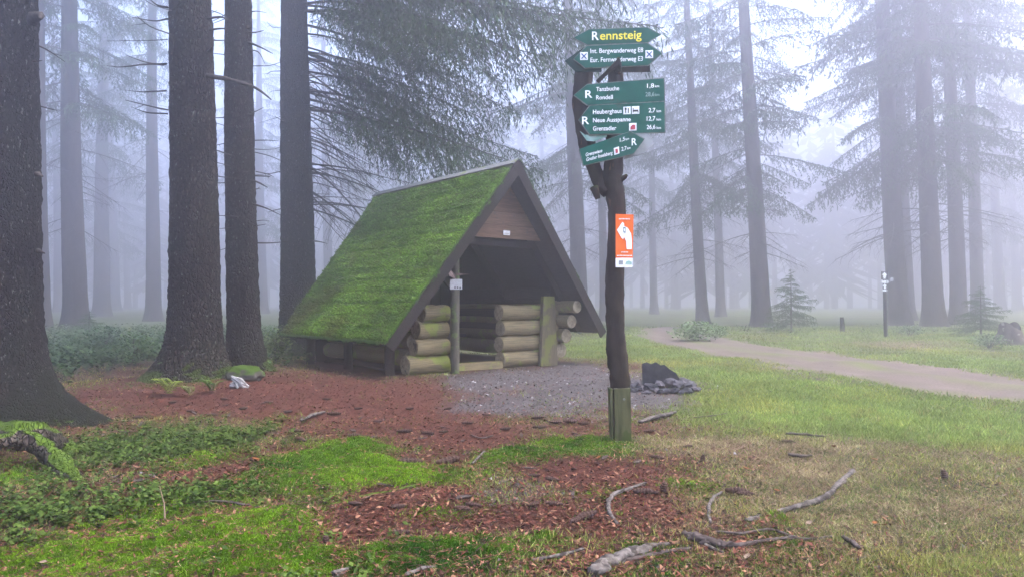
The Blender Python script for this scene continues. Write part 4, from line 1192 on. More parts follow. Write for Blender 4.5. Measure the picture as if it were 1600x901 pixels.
# lettering
_fc = {}
def glyphs(s):
    if s in _fc: return _fc[s]
    cu = bpy.data.curves.new('t', 'FONT'); cu.body = s; cu.size = 1.0; cu.offset = 0.012; cu.resolution_u = 3
    o = bpy.data.objects.new('t', cu); COL.objects.link(o)
    bpy.context.view_layer.update()
    me = bpy.data.meshes.new_from_object(o.evaluated_get(bpy.context.evaluated_depsgraph_get()))
    V = np.array([v.co[:] for v in me.vertices]); Fp = [tuple(p.vertices) for p in me.polygons]
    bpy.data.objects.remove(o); bpy.data.curves.remove(cu); bpy.data.meshes.remove(me)
    _fc[s] = (V, Fp); return V, Fp
CAPH = np.ptp(glyphs('H')[0][:, 1])
def letters(s, px, py, cap, wid, Y, parent, mat='white_letter', slope=0.0, name='lettering', shear=0.0, lift=0.004):
    """left end of the baseline at pixel (px, py), cap height and width in photo pixels"""
    V, Fp = glyphs(s)
    u = (V[:, 0] - V[:, 0].min()) * (wid / np.ptp(V[:, 0])); v = V[:, 1] * (cap / CAPH)
    pts = [atY(px + a + shear * b, py + slope * a - b, Y - lift) for a, b in zip(u, v)]
    mb = MB(); mb.add(pts, Fp)
    return mb.build(name, M[mat], parent)
def panel(pl, Y, parent, mat, name='symbol', lift=0.003):
    return px_prism(pl, Y - lift, 0.002, name, mat, parent)

TH = 0.022
def arrow(pl, Y, mat='green', edge=True):
    b = px_prism(pl, Y, TH, 'arrow_board', mat)
    if edge:       # pale worn rim behind the enamel
        cx = sum(p[0] for p in pl) / len(pl); cy_ = sum(p[1] for p in pl) / len(pl)
        px_prism([(cx + (a - cx) * 1.012 + (0.5 if a > cx else -0.5), cy_ + (c - cy_) * 1.02 + (0.7 if c > cy_ else -0.7)) for a, c in pl], Y + 0.0035, TH - 0.006, 'rim', 'sign_edge', b)
    return b
Yb = YS - 0.15
# board 1
b1 = arrow([(897, 59), (921, 46.5), (1011, 43.5), (1032, 54.5), (1012, 66), (918, 70)], Yb)
letters('R', 925, 63.0, 13.5, 10.5, Yb, b1, slope=-0.030)
letters('ennsteig', 937.5, 62.6, 13.5, 65, Yb, b1, 'yellow_letter', slope=-0.030)
# board 2 in front of an older dark board
px_prism([(883, 95), (914, 73), (940, 72), (940, 112), (900, 112)], Yb + 0.034, 0.02, 'old_board', 'green_dark')
px_prism([(968, 98), (1015, 96), (1016, 112), (970, 112.5)], Yb + 0.034, 0.02, 'old_board', 'post_bark')
b2 = arrow([(897, 92), (917, 72.5), (1011, 68), (1034, 84), (1013, 101.5), (915, 106)], Yb)
letters('Int. Bergwanderweg E8', 922.5, 83.5, 7.2, 82.5, Yb, b2, slope=-0.022)
letters('Eur. Fernwanderweg E3', 922.5, 97.5, 7.2, 82, Yb, b2, slope=-0.028)
for cx, cy_ in ((912.5, 88.0), (1014.5, 85.0)):
    s_ = panel([(cx - 6, cy_ - 6), (cx + 6, cy_ - 6.4), (cx + 6, cy_ + 6), (cx - 6, cy_ + 6.2)], Yb, b2, 'white_letter')
    for sg_ in (-1, 1):
        a = [(cx - 4.6, cy_ - 3.6 * sg_), (cx - 3.2, cy_ - 4.6 * sg_), (cx + 4.6, cy_ + 3.6 * sg_), (cx + 3.2, cy_ + 4.6 * sg_)]
        panel(a, Yb, b2, 'blue_print', 'cross', 0.0065 + 0.001 * sg_)
# splintered stub reaching in front of board 2, and the pale diagonal stick
stem([(934, 128, 4, -0.06), (950, 112, 4, -0.13), (963, 100, 5, -0.20), (967, 90, 2, -0.22)], 'stub', 7, 4, seg=8)
stem([(966, 112, 6, -0.10), (967, 100, 4.5, -0.20), (966, 90, 2, -0.205)], 'stub', 8, 4, seg=8)
# board 3
b3 = arrow([(897.5, 148.5), (918, 132.5), (1037, 123), (1038, 157.5), (918, 164)], Yb)
letters('R', 914.5, 153.5, 12, 11, Yb, b3, slope=-0.05)
letters('Tanzbuche', 931.5, 143, 6.6, 36, Yb, b3, slope=-0.05)
letters('Rondell', 931.5, 156, 6.6, 26, Yb, b3, slope=-0.04)
letters('1,8', 1011, 137.6, 6.6, 11, Yb, b3, slope=-0.05); letters('km', 1023.5, 136.8, 4.0, 6.5, Yb, b3, slope=-0.05)
letters('28,6', 1008.5, 151.0, 6.6, 14, Yb, b3, 'faded_print', slope=-0.04); letters('km', 1023.8, 150.2, 4.0, 6.5, Yb, b3, 'faded_print', slope=-0.04)
# board 4
b4 = arrow([(905, 187), (922, 165.5), (1038, 159.5), (1038.5, 206.5), (922, 210)], Yb)
letters('R', 909.5, 194.5, 12, 11, Yb, b4, slope=-0.03)
letters('Heuberghaus', 926.5, 178.5, 6.8, 45, Yb, b4, slope=-0.04)
letters('Neue Ausspanne', 926.5, 191.5, 6.8, 59, Yb, b4, slope=-0.03)
letters('Grenzadler', 926.5, 204.5, 6.8, 36.5, Yb, b4, slope=-0.025)
for t_, y_ in (('2,7', 176.0), ('12,7', 189.0), ('26,6', 202.2)):
    w_ = 10.5 if len(t_) == 3 else 13.5
    letters(t_, 1024 - w_, y_, 6.8, w_, Yb, b4, slope=-0.03); letters('km', 1026, y_ - 0.2, 4.0, 6.8, Yb, b4, slope=-0.03)
panel([(974, 167.2), (985.5, 166.6), (985.5, 178.6), (974, 179)], Yb, b4, 'white_letter')
for cx in (977.6, 981.8):
    panel([(cx - 0.8, 169), (cx + 0.8, 169), (cx + 0.7, 177), (cx - 0.7, 177)], Yb, b4, 'black', 'symbol', 0.0065)
panel([(976.2, 168.6), (979.0, 168.6), (979.0, 172), (976.2, 172)], Yb, b4, 'black', 'symbol', 0.0085)
panel([(987.3, 166.5), (998.8, 166), (998.8, 178), (987.3, 178.5)], Yb, b4, 'white_letter')
panel([(988.8, 172.0), (997.4, 171.6), (997.4, 174.4), (988.8, 174.8)], Yb, b4, 'black', 'symbol', 0.0065)
panel([(988.7, 169.0), (989.9, 169.0), (989.9, 176.4), (988.7, 176.4)], Yb, b4, 'black', 'symbol', 0.0085)
panel([(996.4, 173.6), (997.6, 173.6), (997.6, 176.2), (996.4, 176.2)], Yb, b4, 'black', 'symbol', 0.0085)
panel([(983, 193), (994.6, 192.4), (994.6, 204), (983, 204.6)], Yb, b4, 'white_letter')
panel([(985.2, 198.6), (988.4, 195), (992.6, 195.4), (992.6, 202.4), (985.2, 202.8)], Yb, b4, 'red_print', 'symbol', 0.0065)
# bent bright sheet under board 4
px_prism([(906, 205), (914, 211), (949, 209), (948, 214), (928, 221), (917, 220)], Yb + 0.03, 0.008, 'bent_sheet', 'pale_green')
# board 5 turned to the right, grey board back behind it
px_prism([(985, 208), (1012, 206.5), (1022, 222), (1010, 238.5), (975, 249), (975, 240)], Yb + 0.005, 0.02, 'arrow_board', 'grey_back')
Y5 = Yb - 0.035
b5 = arrow([(905.5, 233), (985, 206), (1006.5, 218), (990, 240), (912, 258.5)], Y5)
sl = -0.27
letters('Grenzwiese', 915, 245.0, 5.6, 26, Y5, b5, slope=sl, shear=0.05)
letters('1,5', 968.5, 222.0, 6.0, 8, Y5, b5, slope=sl); letters('km', 977.5, 219.8, 3.6, 5.5, Y5, b5, slope=sl)
letters('Großer Inselsberg', 916.0, 252.5, 5.6, 41, Y5, b5, slope=sl, shear=0.05)
letters('2,7', 971.0, 236.4, 6.0, 8, Y5, b5, slope=sl); letters('km', 980, 234.0, 3.6, 5.0, Y5, b5, slope=sl)
letters('R', 987, 227.5, 11, 8, Y5, b5, slope=-0.12)
panel([(959, 231.8), (967, 229.2), (968, 240.0), (960, 242.6)], Y5, b5, 'white_letter')
panel([(961.4, 233.6), (965.0, 232.4), (965.8, 238.8), (962.2, 240.0)], Y5, b5, 'red_print', 'symbol', 0.0065)

# orange detour sign
Yo = YS - 0.125
og = px_prism([(962, 334.5), (990, 335.5), (988.5, 417.5), (962, 417.5)], Yo, 0.006, 'orange_sign', 'orange')
panel([(962, 403), (988.8, 403), (988.5, 417.5), (962, 417.5)], Yo, og, 'white_letter', 'white_band')
panel([(964, 359.5), (972.5, 347), (975.5, 349.5), (975, 353), (981, 356.5), (986, 365), (987.4, 375), (987, 389.5), (979.2, 389.5), (978.4, 377), (975, 370), (974, 374), (971.5, 372.5)], Yo, og, 'white_letter', 'arrow')
panel([(973.8, 355), (977.6, 355.5), (977.4, 364), (974.2, 363)], Yo, og, M['green'], 'symbol', 0.006)
panel([(974.9, 357), (976.8, 357.3), (976.7, 362.4), (975.1, 361.8)], Yo, og, 'white_letter', 'symbol', 0.008)
for y0, xs in ((341.5, (967, 984)), (393.2, (971, 980)), (398.6, (964, 987))):
    x = xs[0]
    while x < xs[1]:
        panel([(x, y0), (x + 1.5, y0), (x + 1.5, y0 + 1.6), (x, y0 + 1.6)], Yo, og, 'white_letter', 'print'); x += 2.2
panel([(967, 407), (973.5, 407), (973.5, 413.5), (967, 413.5)], Yo, og, M['grey_back'], 'symbol', 0.006)
panel([(977, 413), (978.5, 408.5), (983, 407), (986.8, 409.5), (987, 413)], Yo, og, M['pale_green'], 'symbol', 0.006)

# ------------------------------------------------------------------ far waymark with white arrows
fb = onground(1383.5, 21.0)
fs = empty('arrow_signpost', fb, 'small dark post with two white arrow plates beyond the dirt track', 'signpost')
MB().tube([fb + Vector((0, 0, -0.05)), atY(1382.5, 470, 21.0), atY(1381.5, 424, 21.0)], [0.06, 0.055, 0.05], 9, wob=0.1).build('pole', M['far_bark'], fs, smooth=True)
MB().tube([onground(1386, 20.8) + Vector((0, 0, -0.03)), atY(1386, 460, 20.8), atY(1385.5, 430, 20.8)], 0.010, 6).build('rod', M['sign_edge'], fs)
Yf = 20.9
px_prism([(1377, 424), (1387, 424), (1387, 436.5), (1377, 436.5)], Yf, 0.01, 'backing', 'far_bark', fs)
px_prism([(1382, 425), (1386, 429.5), (1384, 430), (1384.2, 432), (1383.6, 435.6), (1380.6, 435.6), (1380, 432), (1380.2, 430), (1378, 429.5)], Yf - 0.006, 0.004, 'arrow_plate', 'white_letter', fs)
px_prism([(1376.5, 438), (1388, 438), (1388, 442.3), (1376.5, 442.3)], Yf, 0.01, 'text_plate', 'white_letter', fs)
px_prism([(1382.4, 443), (1385.6, 446.5), (1384, 447), (1384, 451), (1381, 451), (1381, 447), (1379.2, 446.5)], Yf, 0.01, 'arrow_plate', 'white_letter', fs)
px_prism([(1378, 452), (1387, 452), (1387, 455), (1378, 455)], Yf, 0.01, 'text_plate', 'white_letter', fs)
px_prism([(1391, 433.5), (1396, 433.5), (1396, 439.5), (1391, 439.5)], 21.3, 0.01, 'side_plate', 'grey_back', fs)
# ------------------------------------------------------------------ fire place, stump, roots, cones, leaves
M['char'] = surf('charred', (0.010, 0.010, 0.013), (0.043, 0.043, 0.052), 9, rough=0.8, bmp=0.7, bdist=0.02, spots=((0.20, 0.19, 0.21), 8, 0.64))
M['ash_stone'] = surf('ash_stone', (0.042, 0.039, 0.045), (0.114, 0.105, 0.114), 8, rough=0.9, bmp=0.7, bdist=0.02, spots=((0.03, 0.03, 0.035), 6, 0.58))
M['mossy_rock'] = surf('mossy_rock', (0.045, 0.043, 0.035), (0.085, 0.080, 0.065), 9, rough=0.95, bmp=0.6, moss=(0.035, 0.065, 0.008), mosslo=0.3, mosshi=0.9)
M['root'] = surf('bare_root', (0.058, 0.049, 0.042), (0.143, 0.127, 0.114), 28, (1, 1, 1), 0.9, 0.8, 0.01, spots=((0.04, 0.034, 0.03), 16, 0.52))
M['root_moss'] = surf('mossy_root', (0.021, 0.017, 0.014), (0.060, 0.051, 0.042), 10, rough=0.9, bmp=0.6, moss=(0.045, 0.07, 0.008), mosslo=0.40, mosshi=0.85)
M['cone'] = surf('cone', (0.033, 0.019, 0.016), (0.084, 0.051, 0.041), 60, rough=0.7, bmp=0.5)
M['stick'] = surf('stick', (0.027, 0.021, 0.019), (0.078, 0.063, 0.057), 25, rough=0.85, bmp=0.4)
M['leaf_orange'] = surf('fallen_leaf', (0.10, 0.035, 0.012), (0.21, 0.075, 0.02), 30, rough=0.6, bmp=0.2)
M['leaf_pale'] = surf('pale_leaf', (0.13, 0.09, 0.06), (0.21, 0.155, 0.11), 30, rough=0.6, bmp=0.2)
M['stump'] = surf('stump_wood', (0.049, 0.038, 0.035), (0.119, 0.095, 0.084), 9, (1, 1, 0.4), 0.9, 0.7, spots=((0.36, 0.33, 0.29), 7, 0.62))
M['white_fibre'] = surf('white_fibre', (0.14, 0.135, 0.13), (0.40, 0.39, 0.38), 16, rough=0.8, bmp=0.5)

def rock(name, c, size, rz, mat, seed, label, cat, group=None, sub=2, rough=0.35, tilt=0.0, smooth=False):
    bm = bmesh.new(); bmesh.ops.create_icosphere(bm, subdivisions=sub, radius=1.0)
    for v in bm.verts:
        n = mnoise.noise(v.co * 1.3 + Vector((seed * 3.1, seed, 0))) + 0.5 * mnoise.noise(v.co * 3.1 + Vector((seed, 0, seed * 2.3)))
        q = v.co * (1 + rough * n)
        if not smooth: q = Vector((round(q.x * 2.6) / 2.6 * 0.5 + q.x * 0.5, round(q.y * 2.6) / 2.6 * 0.5 + q.y * 0.5, q.z))
        v.co = Vector((q.x * size[0], q.y * size[1], q.z * size[2]))
    me = bpy.data.meshes.new(name); bm.to_mesh(me); bm.free(); me.materials.append(mat)
    if smooth: me.polygons.foreach_set('use_smooth', [True] * len(me.polygons))
    o = link(name, me, None, c); o.rotation_euler = (tilt, tilt * 0.6, rz)
    return tag(o, label, cat, group)

# fireplace heap
fy = at(1035, 603).y
k_ = fy / F_PX
def fp(px, py, dy=0.0):
    q = atY(px, py, fy + dy); return q
blk = MB()
pl = [(1004, 603), (1003, 568), (1010, 565), (1017, 568), (1025, 565), (1032, 570), (1038, 569), (1046, 576), (1056, 582), (1061, 590), (1060, 604)]
P = [atY(a, b, fy - 0.10) for a, b in pl]
Pm = [atY(1030 + (a - 1030) * 1.0, b + 1, fy + 0.02) for a, b in pl]
Pk = [atY(1032 + (a - 1030) * 0.85, b + 3, fy + 0.28) for a, b in pl]
n = len(pl)
blk.add(P + Pm + Pk, [tuple(range(n))[::-1], tuple(range(2 * n, 3 * n))] + [(j * n + i, j * n + (i + 1) % n, (j + 1) * n + (i + 1) % n, (j + 1) * n + i) for j in (0, 1) for i in range(n)])
o = blk.build('charred_log', M['char'], None, origin=at(1035, 603)); tag(o, 'big black charred wood block standing up in the fireplace heap', 'charred wood')
G_S = 'ash grey stones heaped round the fireplace'
for i, (px, py, w, h, dk) in enumerate([(992, 600, 11, 7, 0), (1003, 606, 9, 6, 0), (1018, 606, 12, 7, 1), (1030, 602, 9, 8, 0), (1045, 598, 15, 11, 0), (1060, 603, 10, 8, 0), (1052, 609, 12, 5, 1), (1068, 600, 11, 9, 0), (1078, 604, 11, 8, 0), (1086, 606, 9, 5, 0), (1072, 610, 12, 5, 1), (1036, 610, 11, 5, 1), (990, 607, 8, 4, 1), (1062, 592, 8, 6, 1), (1026, 609, 7, 4, 0), (1010, 610, 8, 3, 0)]):
    g = at(px, max(py + 5, 604)); kk = g.y / F_PX
    rock('stone', (g.x, g.y, g.z + h * kk * 0.75), (w * kk, w * kk * 0.9, h * kk), i * 1.7, M['char'] if dk else M['ash_stone'], i + 1,
         'charred black stone at the edge of the fireplace heap' if dk else 'ash grey rough stone of the fireplace heap', 'stone', 'charred stones of the fireplace' if dk else G_S, rough=0.5, tilt=0.3 * math.sin(i * 2.1))

# mossy rock and whitish ragged clump between the trunks
g = at(380, 594); rock('rock', (g.x, g.y + 0.1, g.z + 0.06), (0.22, 0.18, 0.12), 0.3, M['mossy_rock'], 33, 'small mossy rock at the foot of the slimmer dark spruce', 'rock', sub=4, rough=0.3, smooth=True)
g = at(372, 606)
mb = MB()
for i in range(9):
    a = Vector((random.uniform(-0.10, 0.0), random.uniform(-0.05, 0.05), random.uniform(0.05, 0.16) if i < 6 else 0.03))
    b = Vector((random.uniform(0.02, 0.14), random.uniform(-0.08, 0.04), random.uniform(0.0, 0.05)))
    mb.tube([g + a, g + (a + b) / 2 + Vector((0, 0, 0.02)), g + b], [0.016, 0.020, 0.006], 6, wob=0.7, seed=i)
tag(mb.build('bleached_wood', M['white_fibre'], None, origin=g), 'whitish ragged piece of bleached wood between the two dark trunks', 'wood')

# roots of the left-edge spruce
def t1_root(pl, name='root', mat='root_moss', seed=0):
    P = []
    for a, b, r, dz in pl:
        q = at(a, b); P.append((q + Vector((0, 0, dz)), r))
    C_ = catmull([p for p, r in P], 6); R_ = []
    for i in range(len(P) - 1):
        R_ += [P[i][1] + (P[i + 1][1] - P[i][1]) * k / 6 for k in range(6)]
    R_.append(P[-1][1])
    bpy.context.view_layer.update()
    mb = MB().tube(C_, R_, 18, wob=0.45, seed=seed)
    inv = T1.matrix_world.inverted(); mb.v = [tuple(inv @ Vector(p)) for p in mb.v]
    return mb.build(name, M[mat], T1, smooth=True, origin=(0, 0, 0))
t1_root([(-60, 690, 0.13, 0.08), (-10, 700, 0.115, 0.10), (40, 702, 0.11, 0.09), (85, 706, 0.09, 0.05), (118, 708, 0.07, -0.03)], mat='root_bark', seed=1)
t1_root([(-30, 745, 0.05, 0.20), (10, 735, 0.045, 0.20), (40, 728, 0.05, 0.19), (75, 735, 0.06, 0.12), (108, 745, 0.05, 0.03), (120, 752, 0.04, -0.03)], mat='root_bark', seed=2)

# bare roots and sticks across the foreground
def ground_stick(name, pl, label, cat, mat='root', seed=0, n=5, wob=0.3, group=None, seg=9, dz=0.3):
    """pl: (px, py, radius in photo pixels); rests half sunk in the ground"""
    Q = []
    for a, b, r, *e in pl:
        q = at(a, b); rr = r * q.y / F_PX
        Q.append((q + Vector((0, 0, rr * dz + (e[0] if e else 0.0) + 0.012)), rr))
    n = n * 2
    C_ = catmull([q for q, r in Q], n); R_ = []
    for i in range(len(Q) - 1):
        R_ += [Q[i][1] + (Q[i + 1][1] - Q[i][1]) * k / n for k in range(n)]
    R_.append(Q[-1][1])
    mb = MB()
    strands = 3 if cat == 'root' else 1
    for s_ in range(strands):          # a root reads as a few grown-together strands
        P_ = []
        for i, p in enumerate(C_):
            r = R_[i]
            o_ = Vector((mnoise.noise(Vector((i * 0.21, seed, s_ * 5))), mnoise.noise(Vector((i * 0.21, seed + 9, s_ * 5))), 0.5 * mnoise.noise(Vector((i * 0.3, seed + 20, s_ * 5))))) * r * (0.5 if s_ == 0 else 1.5)
            P_.append(p + o_ - Vector((0, 0, r * 0.25 * s_)))
        mb.tube(P_, [r * (0.78 if s_ == 0 else 0.48) for r in R_], seg + 3, wob=wob * 1.3, seed=seed + s_ * 31, flat=0.75)
    o = mb.build(name, M[mat], None, smooth=True, origin=Q[0][0])
    return tag(o, label, cat, group)
ground_stick('root', [(925, 903, 14), (955, 885, 16), (990, 872, 14), (1020, 862, 9), (1045, 855, 4)], 'thickest grey weathered root at the bottom edge', 'root', seed=1, wob=0.45)
ground_stick('root', [(1068, 838, 5), (1090, 848, 12), (1118, 856, 10), (1150, 857, 6), (1190, 850, 4), (1245, 843, 4)], 'dark split root lying in front of the dry grass at the bottom', 'root', mat='stick', seed=2, wob=0.5)
ground_stick('root', [(1080, 845, 3), (1105, 857, 4), (1130, 868, 3)], 'short pale root strand under the dark split root', 'root', seed=12, wob=0.4)
ground_stick('root', [(1165, 817, 4), (1200, 808, 5), (1240, 797, 6), (1280, 786, 8), (1296, 775, 6), (1315, 755, 5), (1333, 738, 4)], 'long pale grey root bending up to the right in the dry grass', 'root', seed=3, wob=0.4)
ground_stick('root', [(1008, 758, 3), (985, 767, 4), (962, 774, 4), (951, 787, 4), (952, 803, 4), (964, 822, 3)], 'curved pale root like a hook below the signpost', 'root', seed=4, wob=0.35)
ground_stick('root', [(1128, 772, 2.5), (1114, 782, 3.5), (1107, 800, 3.5), (1110, 820, 3)], 'small upright pale root right of the hook-shaped root', 'root', seed=5)
ground_stick('root', [(925, 720 + 165, 4), (985, 880, 5), (1045, 868, 6), (1080, 862, 4)], 'low brown root strand linking the thickest root and the split one', 'root', mat='stick', seed=22, wob=0.5)
ground_stick('root', [(1120, 835, 3), (1160, 838, 3.5), (1205, 832, 3), (1250, 846, 3), (1300, 842, 2)], 'thin wavy root crossing above the dark split root', 'root', mat='stick', seed=23, wob=0.4)
ground_stick('root', [(832, 880, 3), (870, 873, 4), (912, 862, 3.5)], 'straight grey root in the litter near the bottom centre', 'root', seed=6)
ground_stick('root', [(515, 790, 4), (560, 776, 6), (620, 765, 5), (700, 742, 4), (760, 706, 4), (800, 690, 3)], 'long mossy surface root running up towards the gravel', 'root', mat='root_moss', seed=7, dz=-0.75)
ground_stick('root', [(520, 903, 7), (570, 888, 6), (600, 878, 5), (625, 868, 3)], 'grey root end poking from the moss at the bottom edge', 'root', seed=8)
ground_stick('root', [(635, 903, 5), (660, 894, 5), (682, 890, 3)], 'whitish root tip in the moss at the bottom edge', 'root', seed=9)
ground_stick('stick', [(1000, 663, 4), (1020, 657, 5), (1042, 652, 5), (1055, 647, 3)], 'pale stick lying on the gravel just right of the signpost foot', 'stick', seed=10, dz=0.7)
ground_stick('stick', [(1085, 655, 1.5), (1110, 652, 1.5), (1135, 648, 1)], 'thin twig on the gravel edge right of the pale stick', 'stick', mat='stick', seed=14, dz=0.8)
ground_stick('stick', [(390, 795, 3), (340, 789, 3), (300, 791, 2.5), (250, 796, 2)], 'dark thin stick half hidden in the left shrub cover', 'stick', mat='stick', seed=11, dz=1.0)
ground_stick('stick', [(738, 728, 2), (748, 718, 2.5), (757, 709, 2)], 'short straw coloured stick leaning by the mossy root', 'stick', seed=15, dz=1.0)
ground_stick('stick', [(1228, 680, 2.5), (1255, 682, 3), (1290, 685, 2)], 'dark stick in the grass right of the signpost', 'stick', mat='stick', seed=16, dz=0.7)
ground_stick('stick', [(1232, 714, 4), (1250, 717, 4.5), (1268, 715, 3)], 'stubby dark branch piece lying in the dry grass', 'stick', mat='stick', seed=17, dz=0.6)
ground_stick('stick', [(1318, 845, 5), (1330, 853, 6), (1342, 862, 5)], 'short dark bark stick alone at the lower right', 'stick', mat='stick', seed=18, dz=0.6)
ground_stick('stick', [(470, 660, 3), (490, 652, 4), (508, 647, 3)], 'grey broken stick on the red litter in mid-ground', 'stick', mat='root', seed=19, dz=0.7)
ground_stick('stick', [(735, 682, 1.5), (752, 688, 2), (770, 684, 2)], 'thin crooked dark twig on litter left of the gravel', 'stick', mat='stick', seed=20, dz=0.9)
st = [atY(249, 758, at(258, 812).y + 0.1), at(258, 814)]
tag(MB().tube([st[1], (st[0] + st[1]) / 2 + Vector((0.01, 0, 0)), st[0]], [0.004, 0.0035, 0.002], 6).build('dry_stalk', M['leaf_pale'], None, origin=st[1]), 'single upright straw stalk in the shrub cover at left', 'stalk')

# spruce cones
def cone_mesh():
    bm = bmesh.new(); rings, seg = 14, 10
    rows = []
    for i in range(rings):
        t = i / (rings - 1)
        r = 0.5 * (math.sin(math.pi * (0.06 + 0.88 * t)) ** 0.55) * 0.30
        rr = r * (1.12 if i % 2 else 0.88)
        rows.append([bm.verts.new((t - 0.5, rr * math.cos(2 * math.pi * (k + 0.5 * (i % 2)) / seg), rr * math.sin(2 * math.pi * (k + 0.5 * (i % 2)) / seg))) for k in range(seg)])
    for i in range(rings - 1):
        for k in range(seg):
            bm.faces.new((rows[i][k], rows[i][(k + 1) % seg], rows[i + 1][(k + 1) % seg], rows[i + 1][k]))
    bm.faces.new(rows[0][::-1]); bm.faces.new(rows[-1])
    me = bpy.data.meshes.new('cone'); bm.to_mesh(me); bm.free(); me.materials.append(M['cone']); return me
CM = cone_mesh()
G_C = 'spruce cones scattered over the litter'
cones = [(700, 575 + 150, 44, 0.2), (640, 727, 44, 0.15), (915, 812, 46, 0.4), (900, 818, 36, 0.5), (625, 837, 34, 0.12), (622, 796, 28, 0.15), (722, 799, 30, 0.05), (740, 793, 28, -0.1), (833, 792, 26, 0.25), (866, 791, 30, 0.02), (1026, 718, 26, -0.1), (1005, 772, 34, -0.1), (1018, 773, 26, -0.12),
         (1152, 773, 40, 0.03), (1165, 776, 30, 0.0), (555, 791, 28, -0.2), (470, 690, 26, -0.3), (465, 676, 22, 0.0), (522, 649, 24, 0.0), (552, 683, 22, 0.1), (632, 677, 28, -0.1), (668, 679, 22, 0.0), (693, 677, 18, 0.3), (730, 663, 20, 0.0), (606, 705, 24, 0.1), (840, 655, 22, 0.0), (868, 662, 24, 0.3),
         (890, 661, 26, 0.1), (912, 664, 20, -0.1), (843, 670, 24, 0.1), (835, 746, 22, -0.2), (863, 753, 28, -0.3), (300, 645, 18, 0.1), (215, 655, 22, 0.0), (330, 650, 16, 0.2), (380, 640, 18, -0.1), (420, 630, 16, 0.0), (700, 640, 14, 0.1), (760, 650, 16, 0.1), (560, 640, 16, 0.0), (1015, 676, 22, 0.1),
         (1075, 700, 18, 0.2), (1230, 692, 20, 0.1), (590, 660, 15, 0.2), (510, 625, 14, 0.0), (450, 645, 15, 0.2), (270, 630, 15, 0.0), (640, 640, 15, -0.2), (790, 672, 18, 0.0), (1095, 722, 14, 0.3), (350, 625, 13, 0.1)]
for i, (px, py, ln, a) in enumerate(cones):
    g = at(px, py); k = g.y / F_PX * ln * 0.92
    o = link('spruce_cone', CM, None, (g.x, g.y, g.z + k * 0.11 + 0.008)); o.scale = (k, k * random.uniform(0.85, 1.1), k * random.uniform(0.8, 1.0)); o.rotation_euler = (random.random() * 6, random.uniform(-0.12, 0.12), a * 2.0 + random.uniform(-0.25, 0.25))
    if px > 1060: lab, grp = 'brown spruce cone lying in the dry grass right of the litter', 'spruce cones in the dry grass'
    elif py < 665 and px < 700: lab, grp = 'small brown cone on the red litter before the shelter and trunks', 'spruce cones on the far litter'
    elif py < 692 and px >= 700: lab, grp = 'brown cone on the edge of the gravel left of the signpost', 'spruce cones at the gravel edge'
    elif py < 712: lab, grp = 'brown cone on the litter just beyond the moss mound', 'spruce cones beyond the moss mound'
    elif px > 800: lab, grp = 'brown spruce cone on the red litter below the signpost', 'spruce cones below the signpost'
    else: lab, grp = 'brown spruce cone on the bare litter patch between the moss patches', 'spruce cones between the moss patches'
    tag(o, lab, 'cone', grp)
for px, py, s, lab in ((509, 852, 15, 'dark round upright cone in the moss at the bottom'), (1476, 749, 14, 'round dark cone alone in the dry grass at right'), (1037, 770, 16, 'upright cone standing at the end of two lying cones'), (1098, 720, 10, 'small round cone in the grass right of the signpost')):
    g = at(px, py); k = g.y / F_PX * s * 1.3
    o = link('spruce_cone', CM, None, (g.x, g.y, g.z + k * 0.36)); o.scale = (k, k * 1.9, k * 1.9); o.rotation_euler = (0.4, 1.35, random.random() * 6); tag(o, lab, 'cone')

# bark chips in mid-ground
def chip_mesh():
    mb = MB().prism([(-0.5, -0.10, 0), (-0.2, -0.17, 0.03), (0.25, -0.13, 0.05), (0.5, 0.02, 0.02), (0.2, 0.16, 0.03), (-0.3, 0.12, 0.05)], (0, 0, 0.05))
    return mb.mesh('chip', M['stick'])
CH = chip_mesh()
rc_ = np.random.default_rng(12)
for i in range(45):
    for _ in range(50):
        px, py = rc_.uniform(130, 1000), rc_.uniform(600, 780)
        g = at(px, py); w = zones(np.array([g.x]), np.array([g.y]))[:, 0]
        if w[0] > 0.6 and not hut_mask(np.array([g.x]), np.array([g.y]))[0]: break
    k = rc_.uniform(0.05, 0.12)
    o = link('bark_chip', CH, None, (g.x, g.y, g.z + 0.008)); o.scale = (k, k * rc_.uniform(0.7, 1.2), k); o.rotation_euler = (rc_.normal() * 0.12, rc_.normal() * 0.12, rc_.random() * 6.28)
    tag(o, 'small dark bark chip lying on the red needle litter', 'bark chip', 'bark chips on the litter')

